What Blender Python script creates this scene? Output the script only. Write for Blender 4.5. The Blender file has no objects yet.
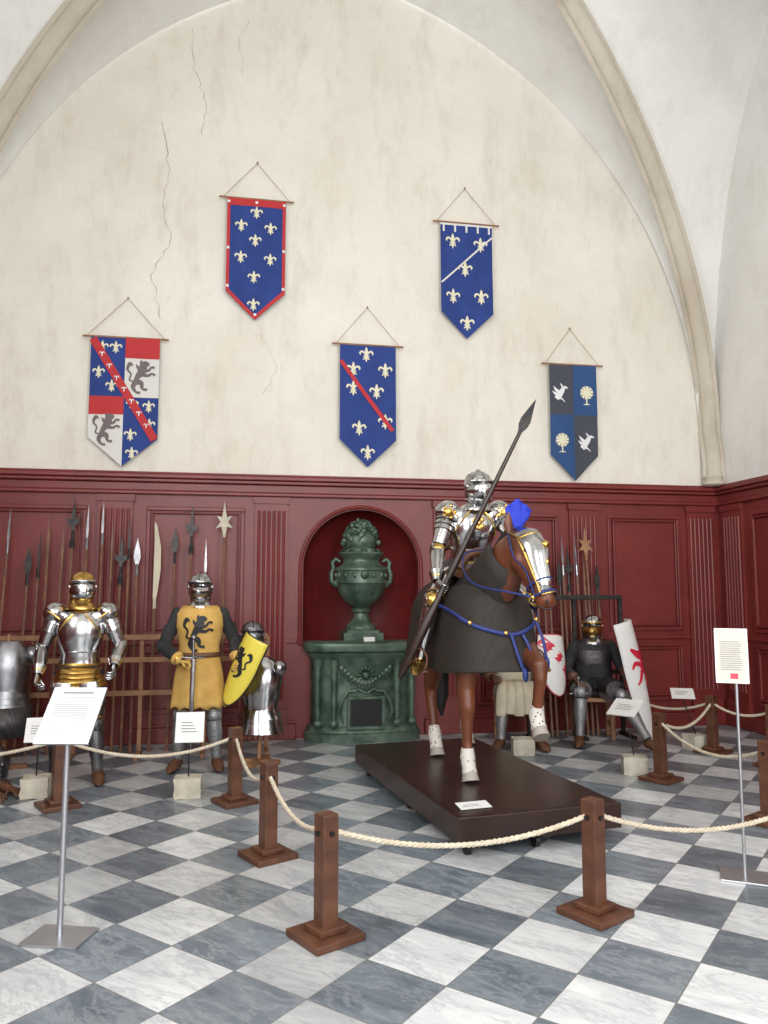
import bpy, bmesh, math, random
from mathutils import Vector, Matrix, Euler
V=Vector
R=math.radians
random.seed(5)
sc=bpy.context.scene
try:
    sc.view_settings.view_transform='Standard'
except Exception: pass
# ---------------------------------------------------------------- node helpers
def N(nt,t,ins=None,**at):
    n=nt.nodes.new(t)
    for k,v in at.items(): setattr(n,k,v)
    for k,v in (ins or {}).items():
        s=n.inputs[k]
        if isinstance(v,bpy.types.NodeSocket): nt.links.new(v,s)
        else: s.default_value=v
    return n
def c4(c): return (c[0],c[1],c[2],1)
def newmat(name):
    m=bpy.data.materials.new(name); m.use_nodes=True
    nt=m.node_tree; return m,nt,nt.nodes['Principled BSDF']
def mat(name,col,rough=.5,metal=0,col2=None,ns=6,bump=0,bs=40,lo=.35,hi=.65):
    m,nt,p=newmat(name)
    p.inputs['Roughness'].default_value=rough; p.inputs['Metallic'].default_value=metal
    p.inputs['Base Color'].default_value=c4(col)
    tc=N(nt,'ShaderNodeTexCoord')
    if col2:
        no=N(nt,'ShaderNodeTexNoise',{'Vector':tc.outputs['Object'],'Scale':ns,'Detail':6})
        mr=N(nt,'ShaderNodeMapRange',{'Value':no.outputs['Fac'],'From Min':lo,'From Max':hi})
        mx=N(nt,'ShaderNodeMix',{0:mr.outputs[0],6:c4(col),7:c4(col2)},data_type='RGBA')
        nt.links.new(mx.outputs[2],p.inputs['Base Color'])
    if bump:
        no=N(nt,'ShaderNodeTexNoise',{'Vector':tc.outputs['Object'],'Scale':bs,'Detail':5})
        b=N(nt,'ShaderNodeBump',{'Height':no.outputs['Fac'],'Strength':bump,'Distance':.01})
        nt.links.new(b.outputs[0],p.inputs['Normal'])
    return m
def mailmat(name,c1,c2,scale=110,metal=.75,rough=.45):
    m,nt,p=newmat(name)
    tc=N(nt,'ShaderNodeTexCoord')
    vo=N(nt,'ShaderNodeTexVoronoi',{'Vector':tc.outputs['Object'],'Scale':scale,'Randomness':.35})
    mr=N(nt,'ShaderNodeMapRange',{'Value':vo.outputs['Distance'],'From Min':.15,'From Max':.55})
    mx=N(nt,'ShaderNodeMix',{0:mr.outputs[0],6:c4(c1),7:c4(c2)},data_type='RGBA')
    b=N(nt,'ShaderNodeBump',{'Height':vo.outputs['Distance'],'Strength':.6,'Distance':.004})
    nt.links.new(mx.outputs[2],p.inputs['Base Color']); nt.links.new(b.outputs[0],p.inputs['Normal'])
    p.inputs['Metallic'].default_value=metal; p.inputs['Roughness'].default_value=rough
    return m
# ---------------------------------------------------------------- materials
def plaster(name,a,b_,c_,k=.7):
    m,nt,p=newmat(name)
    tc=N(nt,'ShaderNodeTexCoord')
    n1=N(nt,'ShaderNodeTexNoise',{'Vector':tc.outputs['Object'],'Scale':.55,'Detail':9,'Roughness':.7,'Distortion':.3})
    mp=N(nt,'ShaderNodeMapping',{'Vector':tc.outputs['Object'],'Scale':(1.6,1.6,.55)})
    n3=N(nt,'ShaderNodeTexNoise',{'Vector':mp.outputs[0],'Scale':1.5,'Detail':10,'Roughness':.75})
    n2=N(nt,'ShaderNodeTexNoise',{'Vector':tc.outputs['Object'],'Scale':5,'Detail':9,'Roughness':.75})
    r1=N(nt,'ShaderNodeMapRange',{'Value':n1.outputs['Fac'],'From Min':.38,'From Max':.62})
    r2=N(nt,'ShaderNodeMapRange',{'Value':n3.outputs['Fac'],'From Min':.5,'From Max':.72,'To Max':k})
    r3=N(nt,'ShaderNodeMapRange',{'Value':n2.outputs['Fac'],'From Min':.58,'From Max':.72,'To Max':.4})
    m1=N(nt,'ShaderNodeMix',{0:r1.outputs[0],6:c4(a),7:c4(b_)},data_type='RGBA')
    m2=N(nt,'ShaderNodeMix',{0:r2.outputs[0],6:m1.outputs[2],7:c4(c_)},data_type='RGBA')
    m3=N(nt,'ShaderNodeMix',{0:r3.outputs[0],6:m2.outputs[2],7:c4(c_)},data_type='RGBA')
    nt.links.new(m3.outputs[2],p.inputs['Base Color'])
    bp=N(nt,'ShaderNodeBump',{'Height':n2.outputs['Fac'],'Strength':.4,'Distance':.03})
    nt.links.new(bp.outputs[0],p.inputs['Normal'])
    p.inputs['Roughness'].default_value=.9
    return m
M_pl=plaster('plaster_wall',(.78,.74,.655),(.70,.65,.555),(.55,.495,.405))
M_vault=plaster('plaster_vault',(.80,.785,.75),(.72,.70,.655),(.60,.57,.51),.6)
M_rib=plaster('rib_stone',(.58,.52,.43),(.48,.42,.33),(.35,.30,.235))
M_crack=mat('crack',(.42,.37,.29),.9)
M_red=mat('red_paint',(.180,.024,.020),.42,0,(.145,.018,.015),3,.08,25)
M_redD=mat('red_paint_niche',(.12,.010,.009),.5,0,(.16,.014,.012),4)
M_steel=mat('polished_steel',(.62,.62,.62),.18,1,(.38,.38,.39),7,.05,60)
M_steel2=mat('dull_steel',(.30,.30,.31),.33,1,(.17,.17,.18),9,.06,60)
M_dark=mat('dark_iron',(.03,.03,.033),.45,.8,(.06,.055,.05),20)
M_gold=mat('brass',(.72,.47,.14),.28,1,(.5,.3,.08),12)
M_mail=mailmat('dark_mail',(.008,.008,.009),(.11,.10,.10))
M_capm=mailmat('caparison_mail',(.006,.005,.004),(.030,.022,.017),75,.15,.7)
M_mailL=mailmat('light_mail',(.05,.05,.05),(.4,.4,.41))
M_black=mat('black_cloth',(.014,.013,.015),.85,0,(.03,.028,.03),10)
M_yel=mat('yellow_cloth',(.60,.37,.10),.85,0,(.50,.29,.07),8,.1,80)
M_yelS=mat('yellow_paint',(.74,.60,.08),.4)
M_cream=mat('cream_cloth',(.60,.54,.41),.9,0,(.50,.44,.33),6)
M_leather=mat('brown_leather',(.16,.065,.03),.5,0,(.09,.04,.02),10)
M_blackp=mat('black_emblem',(.01,.01,.012),.6)
M_wood=mat('stained_wood',(.125,.050,.026),.4,0,(.070,.027,.015),9,.1,30)
M_woodL=mat('light_wood',(.34,.17,.08),.55,0,(.22,.10,.045),9)
M_pole=mat('pole_wood',(.22,.10,.055),.55,0,(.13,.06,.035),9)
M_plat=mat('platform_wood',(.032,.014,.010),.33,0,(.019,.009,.007),5,.06,20)
M_rope=mat('rope_fibre',(.62,.54,.41),.9,0,(.5,.43,.32),30)
M_alu=mat('brushed_aluminium',(.50,.51,.53),.38,.9)
M_paper=mat('paper',(.72,.72,.70),.7)
M_paperB=mat('aged_paper',(.56,.53,.46),.7)
M_ink=mat('ink',(.22,.21,.21),.8)
M_stone=mat('limestone',(.58,.53,.43),.95,0,(.42,.38,.30),9,.6,20)
M_green=mat('green_patina',(.045,.085,.058),.38,.3,(.14,.20,.15),7,.35,25)
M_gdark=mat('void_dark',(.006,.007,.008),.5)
M_bay=mat('bay_coat',(.155,.044,.016),.42,0,(.09,.026,.011),4,.05,90)
M_hair=mat('black_hair',(.012,.010,.010),.6)
M_hoof=mat('hoof',(.34,.30,.26),.5)
M_blue=mat('banner_blue',(.012,.035,.175),.8,0,(.016,.044,.22),4,.08,90)
M_blueS=mat('blue_strap',(.010,.025,.15),.5)
M_plume=mat('blue_feather',(.01,.03,.42),.7)
M_bred=mat('banner_red',(.46,.028,.032),.8)
M_bwhite=mat('banner_white',(.66,.64,.60),.85)
M_bgrey=mat('banner_grey',(.055,.06,.075),.85)
M_lion=mat('lion_grey',(.16,.13,.13),.8)
M_flr=mat('fleur_cream',(.70,.66,.48),.8)
M_flrw=mat('fleur_white',(.72,.72,.72),.8)
M_string=mat('string',(.28,.2,.12),.8)
M_whitep=mat('white_paint',(.74,.73,.70),.4)
M_redp=mat('red_heraldry',(.58,.02,.05),.4)
def sockmat():
    m,nt,p=newmat('white_sock_spotted')
    tc=N(nt,'ShaderNodeTexCoord')
    vo=N(nt,'ShaderNodeTexVoronoi',{'Vector':tc.outputs['Object'],'Scale':38})
    mr=N(nt,'ShaderNodeMapRange',{'Value':vo.outputs['Distance'],'From Min':.20,'From Max':.28})
    mx=N(nt,'ShaderNodeMix',{0:mr.outputs[0],6:c4((.05,.035,.03)),7:c4((.60,.56,.5))},data_type='RGBA')
    nt.links.new(mx.outputs[2],p.inputs['Base Color']); p.inputs['Roughness'].default_value=.8
    return m
M_sock=sockmat()
def floormat():
    m,nt,p=newmat('marble_checker')
    tc=N(nt,'ShaderNodeTexCoord')
    mp=N(nt,'ShaderNodeMapping',{'Vector':tc.outputs['Object'],'Rotation':(0,0,R(45)),'Scale':(1/.4,1/.4,1)})
    v=mp.outputs[0]
    fl=N(nt,'ShaderNodeVectorMath',{0:v},operation='FLOOR').outputs[0]
    sp=N(nt,'ShaderNodeSeparateXYZ',{0:fl})
    su=N(nt,'ShaderNodeMath',{0:sp.outputs[0],1:sp.outputs[1]},operation='ADD')
    ab=N(nt,'ShaderNodeMath',{0:su.outputs[0]},operation='ABSOLUTE')
    par=N(nt,'ShaderNodeMath',{0:ab.outputs[0],1:2},operation='MODULO').outputs[0]
    wn=N(nt,'ShaderNodeTexWhiteNoise',{'Vector':fl})
    sc_=N(nt,'ShaderNodeVectorMath',{0:wn.outputs['Color'],'Scale':30},operation='SCALE')
    st=N(nt,'ShaderNodeVectorMath',{0:v,1:(.55,1.5,1)},operation='MULTIPLY').outputs[0]
    ad=N(nt,'ShaderNodeVectorMath',{0:st,1:sc_.outputs[0]},operation='ADD').outputs[0]
    no=N(nt,'ShaderNodeTexNoise',{'Vector':ad,'Scale':1.5,'Detail':8,'Roughness':.7,'Distortion':.5})
    s5=N(nt,'ShaderNodeMath',{0:no.outputs['Fac'],1:.5},operation='SUBTRACT')
    a5=N(nt,'ShaderNodeMath',{0:s5.outputs[0]},operation='ABSOLUTE')
    vein=N(nt,'ShaderNodeMapRange',{'Value':a5.outputs[0],'From Min':0,'From Max':.035,'To Min':.5,'To Max':0}).outputs[0]
    n2=N(nt,'ShaderNodeTexNoise',{'Vector':ad,'Scale':1.8,'Detail':8,'Roughness':.7,'Distortion':.5})
    cl=N(nt,'ShaderNodeMapRange',{'Value':n2.outputs['Fac'],'From Min':.35,'From Max':.68}).outputs[0]
    w=N(nt,'ShaderNodeMix',{0:cl,6:c4((.68,.69,.68)),7:c4((.46,.48,.49))},data_type='RGBA').outputs[2]
    w=N(nt,'ShaderNodeMix',{0:vein,6:w,7:c4((.30,.32,.34))},data_type='RGBA').outputs[2]
    g=N(nt,'ShaderNodeMix',{0:cl,6:c4((.095,.12,.145)),7:c4((.22,.255,.28))},data_type='RGBA').outputs[2]
    g=N(nt,'ShaderNodeMix',{0:vein,6:g,7:c4((.34,.37,.39))},data_type='RGBA').outputs[2]
    c=N(nt,'ShaderNodeMix',{0:par,6:w,7:g},data_type='RGBA').outputs[2]
    br=N(nt,'ShaderNodeMapRange',{'Value':wn.outputs['Value'],'To Min':.74,'To Max':1.14}).outputs[0]
    hs=N(nt,'ShaderNodeHueSaturation',{'Value':br,'Color':c}).outputs[0]
    fr=N(nt,'ShaderNodeVectorMath',{0:v},operation='FRACTION').outputs[0]
    s2=N(nt,'ShaderNodeVectorMath',{0:fr,1:(.5,.5,.5)},operation='SUBTRACT').outputs[0]
    a2=N(nt,'ShaderNodeVectorMath',{0:s2},operation='ABSOLUTE').outputs[0]
    sp2=N(nt,'ShaderNodeSeparateXYZ',{0:a2})
    mx=N(nt,'ShaderNodeMath',{0:sp2.outputs[0],1:sp2.outputs[1]},operation='MAXIMUM')
    gt=N(nt,'ShaderNodeMath',{0:mx.outputs[0],1:.492},operation='GREATER_THAN').outputs[0]
    c=N(nt,'ShaderNodeMix',{0:gt,6:hs,7:c4((.17,.17,.165))},data_type='RGBA').outputs[2]
    nt.links.new(c,p.inputs['Base Color'])
    p.inputs['Roughness'].default_value=.28
    return m
M_floor=floormat()
# ---------------------------------------------------------------- geometry helpers
def B(): return bmesh.new()
def fin(b,name,m,smooth=True,ang=40):
    bmesh.ops.recalc_face_normals(b,faces=b.faces)
    me=bpy.data.meshes.new(name); b.to_mesh(me); b.free()
    if smooth:
        me.polygons.foreach_set('use_smooth',[True]*len(me.polygons))
        try: me.set_sharp_from_angle(angle=R(ang))
        except Exception: pass
    me.materials.append(m)
    ob=bpy.data.objects.new(name,me); sc.collection.objects.link(ob)
    return ob
def mods(ob,bevel=0,remesh=0,smooth_it=0,subsurf=0,solid=0):
    if solid:
        x=ob.modifiers.new('sol','SOLIDIFY'); x.thickness=solid; x.offset=0
    if remesh:
        x=ob.modifiers.new('rem','REMESH'); x.mode='VOXEL'; x.voxel_size=remesh; x.use_smooth_shade=True
    if smooth_it:
        x=ob.modifiers.new('smo','SMOOTH'); x.iterations=smooth_it; x.factor=.6
    if bevel:
        x=ob.modifiers.new('bev','BEVEL'); x.width=bevel; x.segments=2; x.limit_method='ANGLE'
    if subsurf:
        x=ob.modifiers.new('sub','SUBSURF'); x.levels=subsurf; x.render_levels=subsurf
class Grp:
    def __init__(s,name,loc=(0,0,0),rz=0,parent=None,rot=None):
        s.e=bpy.data.objects.new(name,None); sc.collection.objects.link(s.e)
        s.e.empty_display_size=.1
        s.e.location=loc; s.e.rotation_euler=rot if rot else (0,0,R(rz))
        if parent: s.e.parent=parent.e
    def add(s,name,b,m,smooth=True,ang=40,**k):
        o=fin(b,name,m,smooth,ang); o.parent=s.e; mods(o,**k); return o
def box(b,c,size,rot=None):
    M=Matrix.Translation(V(c))
    if rot is not None: M=M@(Euler([R(a) for a in rot]).to_matrix().to_4x4())
    M=M@Matrix.Diagonal((size[0],size[1],size[2],1))
    bmesh.ops.create_cube(b,size=1,matrix=M)
def bx(b,x0,x1,y0,y1,z0,z1): box(b,((x0+x1)/2,(y0+y1)/2,(z0+z1)/2),(x1-x0,y1-y0,z1-z0))
def ell(b,c,r,rot=None,n=16):
    M=Matrix.Translation(V(c))
    if rot is not None: M=M@(Euler([R(a) for a in rot]).to_matrix().to_4x4())
    M=M@Matrix.Diagonal((r[0],r[1],r[2],1))
    bmesh.ops.create_uvsphere(b,u_segments=n,v_segments=max(6,n*2//3),radius=1,matrix=M)
def loft(b,pts,rads,side=(1,0,0),n=16,cap=True,a0=0,a1=360,pw=1):
    pts=[V(p) for p in pts]; side=V(side); rings=[]
    full=abs(a1-a0)>=360
    for i,p in enumerate(pts):
        q0=pts[max(0,i-1)]; q1=pts[min(len(pts)-1,i+1)]
        t=(q1-q0)
        if t.length<1e-6: t=V((0,0,1))
        t.normalize()
        s_=side-t*side.dot(t)
        if s_.length<1e-4: s_=V((0,1,0))-t*t.y
        s_.normalize(); o=s_.cross(t)
        r=rads[i]
        if not isinstance(r,(tuple,list)): r=(r,r)
        ring=[]
        cnt=n if full else n+1
        for k in range(cnt):
            a=R(a0+(a1-a0)*k/n)
            ca,sa=math.cos(a),math.sin(a)
            if pw!=1:
                ca=math.copysign(abs(ca)**pw,ca); sa=math.copysign(abs(sa)**pw,sa)
            ring.append(b.verts.new(p+s_*ca*r[0]+o*sa*r[1]))
        rings.append(ring)
    for i in range(len(rings)-1):
        A,C=rings[i],rings[i+1]; m=len(A)
        for k in range(m if full else m-1):
            b.faces.new((A[k],A[(k+1)%m],C[(k+1)%m],C[k]))
    if cap and full:
        b.faces.new(rings[0]); b.faces.new(rings[-1][::-1])
def cyl(b,p0,p1,r0,r1=None,n=12):
    loft(b,[p0,p1],[r0,r0 if r1 is None else r1],side=(1,.13,.07),n=n)
def lathe(b,c,prof,n=24,f=None,cap=True):
    rings=[]
    for (r,z) in prof:
        ring=[]
        for k in range(n):
            a=2*math.pi*k/n
            rr=r*(f(a,z) if f else 1)
            ring.append(b.verts.new((c[0]+rr*math.cos(a),c[1]+rr*math.sin(a),c[2]+z)))
        rings.append(ring)
    for i in range(len(rings)-1):
        for k in range(n): b.faces.new((rings[i][k],rings[i][(k+1)%n],rings[i+1][(k+1)%n],rings[i+1][k]))
    if cap: b.faces.new(rings[0][::-1]); b.faces.new(rings[-1])
def prism(b,pts,vec):
    vec=V(vec); A=[b.verts.new(V(p)-vec/2) for p in pts]; C=[b.verts.new(V(p)+vec/2) for p in pts]
    n=len(A)
    try:
        b.faces.new(A[::-1]); b.faces.new(C)
    except Exception: pass
    for k in range(n): b.faces.new((A[k],A[(k+1)%n],C[(k+1)%n],C[k]))
def xform(b,M): bmesh.ops.transform(b,matrix=M,verts=b.verts)
def spl(P,W,m=5):
    n=len(P)
    if n<3: m=4
    out=[];ow=[]
    def g(i): return P[max(0,min(n-1,i))]
    for i in range(n-1):
        for k in range(m):
            t=k/m;p0,p1,p2,p3=g(i-1),g(i),g(i+1),g(i+2)
            out.append(tuple(.5*((2*p1[j])+(-p0[j]+p2[j])*t+(2*p0[j]-5*p1[j]+4*p2[j]-p3[j])*t*t+(-p0[j]+3*p1[j]-3*p2[j]+p3[j])*t**3) for j in range(len(P[0]))))
            ow.append(W[i]*(1-t)+W[i+1]*t)
    out.append(tuple(P[-1]));ow.append(W[-1])
    return out,ow
def ribbon(b,P,W,mp):
    P,W=spl(P,W)
    rows=[]
    for i,p in enumerate(P):
        q0=P[max(0,i-1)];q1=P[min(len(P)-1,i+1)]
        tx,ty=q1[0]-q0[0],q1[1]-q0[1];l=math.hypot(tx,ty) or 1
        nx,ny=-ty/l,tx/l;w=max(W[i],.004)/2
        rows.append([b.verts.new(mp(p[0]+nx*w*e,p[1]+ny*w*e)) for e in (-1,0,1)])
    for i in range(len(rows)-1):
        for k in range(2): b.faces.new((rows[i][k],rows[i][k+1],rows[i+1][k+1],rows[i+1][k]))
def emblem(b,E,cx,cz,s,mp,flip=1,rot=0):
    cr,sr=math.cos(R(rot)),math.sin(R(rot))
    for j,(P,W) in enumerate(E):
        def q(u,v,j=j): 
            return mp(cx+flip*s*(u*cr-v*sr),cz+s*(u*sr+v*cr),j*.0003)
        ribbon(b,P,W,q)
def mir(E): return [([(-x,y) for x,y in P],W) for P,W in E]
_f=[([(.08,-.1),(.3,.3),(.58,.42),(.78,.2),(.68,-.02)],[.1,.2,.26,.22,.04]),([(.06,-.22),(.25,-.42),(.42,-.62)],[.08,.2,.03])]
FLEUR=[([(0,-.15),(0,.35),(0,.7),(0,1)],[.12,.42,.3,.02]),([(-.36,-.15),(.36,-.15)],[.14,.14]),([(0,-.2),(0,-.5),(0,-.9)],[.14,.3,.02])]+_f+mir(_f)
LION=[([(.25,-.35),(.2,-.05),(.0,.25),(-.1,.5)],[.36,.28,.44,.46]),([(-.08,.45),(-.18,.74),(-.45,.72)],[.46,.4,.16]),
([(.05,.4),(.2,.55),(.28,.72)],[.2,.16,.02]),([(-.05,.65),(.02,.85),(-.02,.98)],[.2,.14,.02]),
([(-.1,.35),(-.4,.38),(-.58,.58),(-.74,.52)],[.24,.16,.11,.17]),([(-.02,.15),(-.38,.08),(-.6,.2),(-.78,.1)],[.24,.16,.11,.17]),
([(.25,-.3),(-.02,-.38),(-.1,-.7),(-.36,-.74)],[.32,.28,.13,.17]),([(.3,-.35),(.42,-.62),(.25,-.9),(.02,-.94)],[.32,.24,.13,.17]),
([(.35,-.3),(.62,-.22),(.55,.12),(.75,.4),(.62,.72),(.45,.62)],[.08,.09,.09,.13,.24,.03])]
BIRD=[([(.5,-.6),(.2,-.2),(-.1,.2),(-.25,.5)],[.5,.6,.5,.4]),([(-.25,.5),(-.5,.62),(-.8,.5)],[.4,.25,.02]),([(.1,0),(.5,.3),(.8,.7)],[.4,.3,.02]),([(.2,-.2),(.65,-.05),(.9,.2)],[.3,.25,.02]),([(.3,-.4),(-.1,-.6),(-.4,-.9)],[.3,.15,.05]),([(-.2,.6),(-.05,.85),(.1,1)],[.2,.15,.02])]
TREE=[([(0,-1),(0,-.3)],[.14,.12]),([(-.3,-.95),(.3,-.95)],[.08,.08])]+[([(0,.15),(.62*math.cos(R(a)),.15+.62*math.sin(R(a)))],[.1,.30]) for a in range(-60,300,36)]+[([(-.18,.15),(.18,.15)],[.34,.34])]
EAGLE=[([(0,.7),(0,0),(0,-.8)],[.25,.4,.1]),([(0,.3),(.5,.6),(.8,.1)],[.2,.3,.05]),([(0,.3),(-.5,.6),(-.8,.1)],[.2,.3,.05])]
# ================================================================ ROOM (local frame x=along wall, y=into wall)
RL=(-.42,8.644,0); RA=10.2
def rw(x,y,z=0):
    c,s=math.cos(R(RA)),math.sin(R(RA)); return (RL[0]+c*x-s*y,RL[1]+s*x+c*y,z)
def Pz(s):
    s=abs(s); return 3.6+math.sqrt(max(0,30.25-(s+1.1)**2))
def Pr(s): return Pz(min(4.4,abs(s)*4.4/4.6))
WH=2.86; DEP=10.2; HW=4.62
# floor
b=B(); bx(b,-HW-.3,HW+.3,-DEP-.3,.6,-.1,0); o=fin(b,'floor',M_floor,False); o.location=RL;o.rotation_euler=(0,0,R(RA))
# back wall
nc=.17; nr=.655; nz=1.85
g=Grp('wall_back',RL,RA)
b=B(); bx(b,-HW-.2,HW+.2,.02,.12,WH-.05,9.7); g.add('plaster',b,M_pl,False)
b=B()
bx(b,-HW,nc-nr,0,.12,0,WH); bx(b,nc+nr,HW,0,.12,0,WH); bx(b,nc-nr,nc+nr,0,.12,0,1.0)
pr=None
for i in range(33):
    a=math.pi*i/32; x=nc-nr*math.cos(a); z=nz+nr*math.sin(a)
    cur=[b.verts.new((x,0,z)),b.verts.new((x,0,WH)),b.verts.new((x,.12,z))]
    if pr:
        b.faces.new((pr[0],cur[0],cur[1],pr[1])); b.faces.new((pr[0],pr[2],cur[2],cur[0]))
    pr=cur
bx(b,nc-nr,nc-nr+.001,0,.12,1,nz); bx(b,nc+nr-.001,nc+nr,0,.12,1,nz)
g.add('wainscot',b,M_red,False)
# niche shell
b=B(); rows=[]
for j in range(22):
    row=[]
    for i in range(33):
        a=math.pi*i/32
        if j<8: row.append(b.verts.new((nc-nr*math.cos(a),.10+.5*math.sin(a),1.0+(nz-1.0)*j/7)))
        else:
            ph=math.pi/2*(j-7)/14
            row.append(b.verts.new((nc-nr*math.cos(a)*math.cos(ph),.10+.5*math.sin(a)*math.cos(ph),nz+nr*math.sin(ph))))
    rows.append(row)
for j in range(21):
    for i in range(32): b.faces.new((rows[j][i],rows[j][i+1],rows[j+1][i+1],rows[j+1][i]))
bx(b,nc-nr,nc+nr,0,.62,.98,1.0)
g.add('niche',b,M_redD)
b=B(); pts=[(nc-nr-.03,-.01,1.0)]+[(nc-(nr+.03)*math.cos(math.pi*i/24),-.01,nz+(nr+.03)*math.sin(math.pi*i/24)) for i in range(25)]+[(nc+nr+.03,-.01,1.0)]
loft(b,pts,[.022]*len(pts),side=(0,1,0),n=8); g.add('niche_moulding',b,M_red)
def frame(b,x0,x1,z0,z1,w=.05,d=.03,y=0):
    bx(b,x0,x1,y-d,y,z0,z0+w); bx(b,x0,x1,y-d,y,z1-w,z1); bx(b,x0,x0+w,y-d,y,z0+w,z1-w); bx(b,x1-w,x1,y-d,y,z0+w,z1-w)
def wains(g,spans,pils,x0,x1,niche=False):
    b=B()
    for (a,c) in spans:
        frame(b,a,c,.30,.98,.045,.025); frame(b,a+.06,c-.06,.36,.92,.02,.035)
        frame(b,a,c,1.12,2.50,.045,.028); frame(b,a+.06,c-.06,1.18,2.44,.02,.038)
    g.add('panel_moulding',b,M_red,False,bevel=.008)
    b=B()
    for a in pils:
        w=.36
        bx(b,a,a+w,-.035,0,.16,2.60); bx(b,a-.02,a+w+.02,-.06,0,.16,.32); bx(b,a-.015,a+w+.015,-.055,0,2.55,2.62)
        for k in range(6):
            x=a+.045+k*.054
            loft(b,[(x,-.038,.42),(x,-.038,2.47)],[.017,.017],n=8)
    g.add('fluted_pilaster',b,M_red)
    b=B()
    segs=[(x0,nc-nr-.06),(nc+nr+.06,x1)] if niche else [(x0,x1)]
    for (p,q) in segs:
        bx(b,p,q,-.05,0,0,.16); bx(b,p,q,-.03,0,.16,.19)
        bx(b,p,q,-.03,0,1.02,1.07)
    bx(b,x0,x1,-.05,0,2.63,2.67); bx(b,x0,x1,-.03,0,2.67,2.76)
    bx(b,x0,x1,-.075,0,2.76,2.80); bx(b,x0,x1,-.11,.02,2.80,2.845); bx(b,x0,x1,-.085,.02,2.845,2.87)
    g.add('cornice_and_base',b,M_red,False,bevel=.01)
wains(g,[(-4.05,-2.78),(-2.17,-1.13),(1.50,2.52),(3.14,4.08)],[-4.5,-2.67,-1.02,1.0,2.65,4.17],-HW,HW,True)
def crack(P,w=.012):
    b=B(); Q=[]
    for i in range(len(P)-1):
        for k in range(7):
            t=k/7; Q.append((P[i][0]*(1-t)+P[i+1][0]*t+random.uniform(-.022,.022),P[i][1]*(1-t)+P[i+1][1]*t))
    Q.append(P[-1])
    pv=None
    for i,(x,z) in enumerate(Q):
        ww=w*random.uniform(.25,1)/2
        cu=(b.verts.new((x-ww,.016,z)),b.verts.new((x+ww,.016,z)))
        if pv: b.faces.new((pv[0],pv[1],cu[1],cu[0]))
        pv=cu
    g.add('plaster_crack',b,M_crack,False)
crack([(-2.15,6.9),(-2.05,6.4),(-2.1,5.9),(-2.0,5.5),(-2.2,5.1),(-2.1,4.6)],.013)
crack([(-1.85,8.1),(-1.8,7.6),(-1.65,7.2),(-1.7,6.8)],.011)
crack([(-1.2,8.3),(-1.3,8.0),(-1.25,7.6)],.006)
crack([(-1.0,4.5),(-.8,4.1),(-.95,3.8)],.006)
crack([(3.0,4.2),(2.95,3.7),(3.1,3.2)],.006)
def sidewall(name,sx):
    if sx>0: loc=rw(HW,0); rz=RA-90
    else: loc=rw(-HW,-DEP); rz=RA+90
    return Grp(name,loc,rz)
g=sidewall('wall_right',1)
b=B(); bx(b,-.1,DEP+.1,.02,.14,WH-.05,9.7); g.add('plaster',b,M_vault,False)
b=B(); bx(b,0,DEP,0,.14,0,WH); g.add('wainscot',b,M_red,False)
wains(g,[(.62,2.2),(2.75,4.4),(5.0,6.6),(7.2,9.2)],[.12,2.3,4.5,6.7],0,DEP)
g=sidewall('wall_left',-1)
b=B()
wx0,wx1,wz0,wz1=3.0,5.4,3.1,7.2
bx(b,-.1,wx0,.02,.14,WH-.05,9.7); bx(b,wx1,DEP+.1,.02,.14,WH-.05,9.7); bx(b,wx0,wx1,.02,.14,WH-.05,wz0); bx(b,wx0,wx1,.02,.14,wz1,9.7)
g.add('plaster',b,M_vault,False)
b=B(); bx(b,0,DEP,0,.14,0,WH); g.add('wainscot',b,M_red,False)
wains(g,[(.62,2.2),(2.75,4.4),(5.0,6.6),(7.2,9.2)],[.12,2.3,4.5,6.7],0,DEP)
g=Grp('wall_front',rw(HW,-DEP),RA+180)
b=B(); ws=[(1.3,3.7),(5.5,7.9)]
xs=[-.1,1.3,3.7,5.5,7.9,2*HW+.1]
for i in (0,2,4): bx(b,xs[i],xs[i+1],.0,.14,0,9.7)
for a,c in ws: bx(b,a,c,0,.14,0,1.0); bx(b,a,c,0,.14,6.8,9.7)
g.add('plaster',b,M_vault,False)
def window(name,loc,rz,w,z0,z1):
    g=Grp(name,loc,rz); b=B()
    for k in range(4): x=-w/2+w*k/3; bx(b,x-.03,x+.03,.03,.09,z0,z1)
    n=6
    for k in range(n+1): z=z0+(z1-z0)*k/n; bx(b,-w/2,w/2,.03,.09,z-.03,z+.03)
    g.add('mullions',b,M_whitep,False)
window('window_1',rw(HW-2.5,-DEP),RA+180,2.4,1.0,6.8)
window('window_2',rw(HW-6.7,-DEP),RA+180,2.4,1.0,6.8)
window('window_3',rw(-HW,-DEP+4.2),RA+90,2.4,3.1,7.2)
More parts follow.
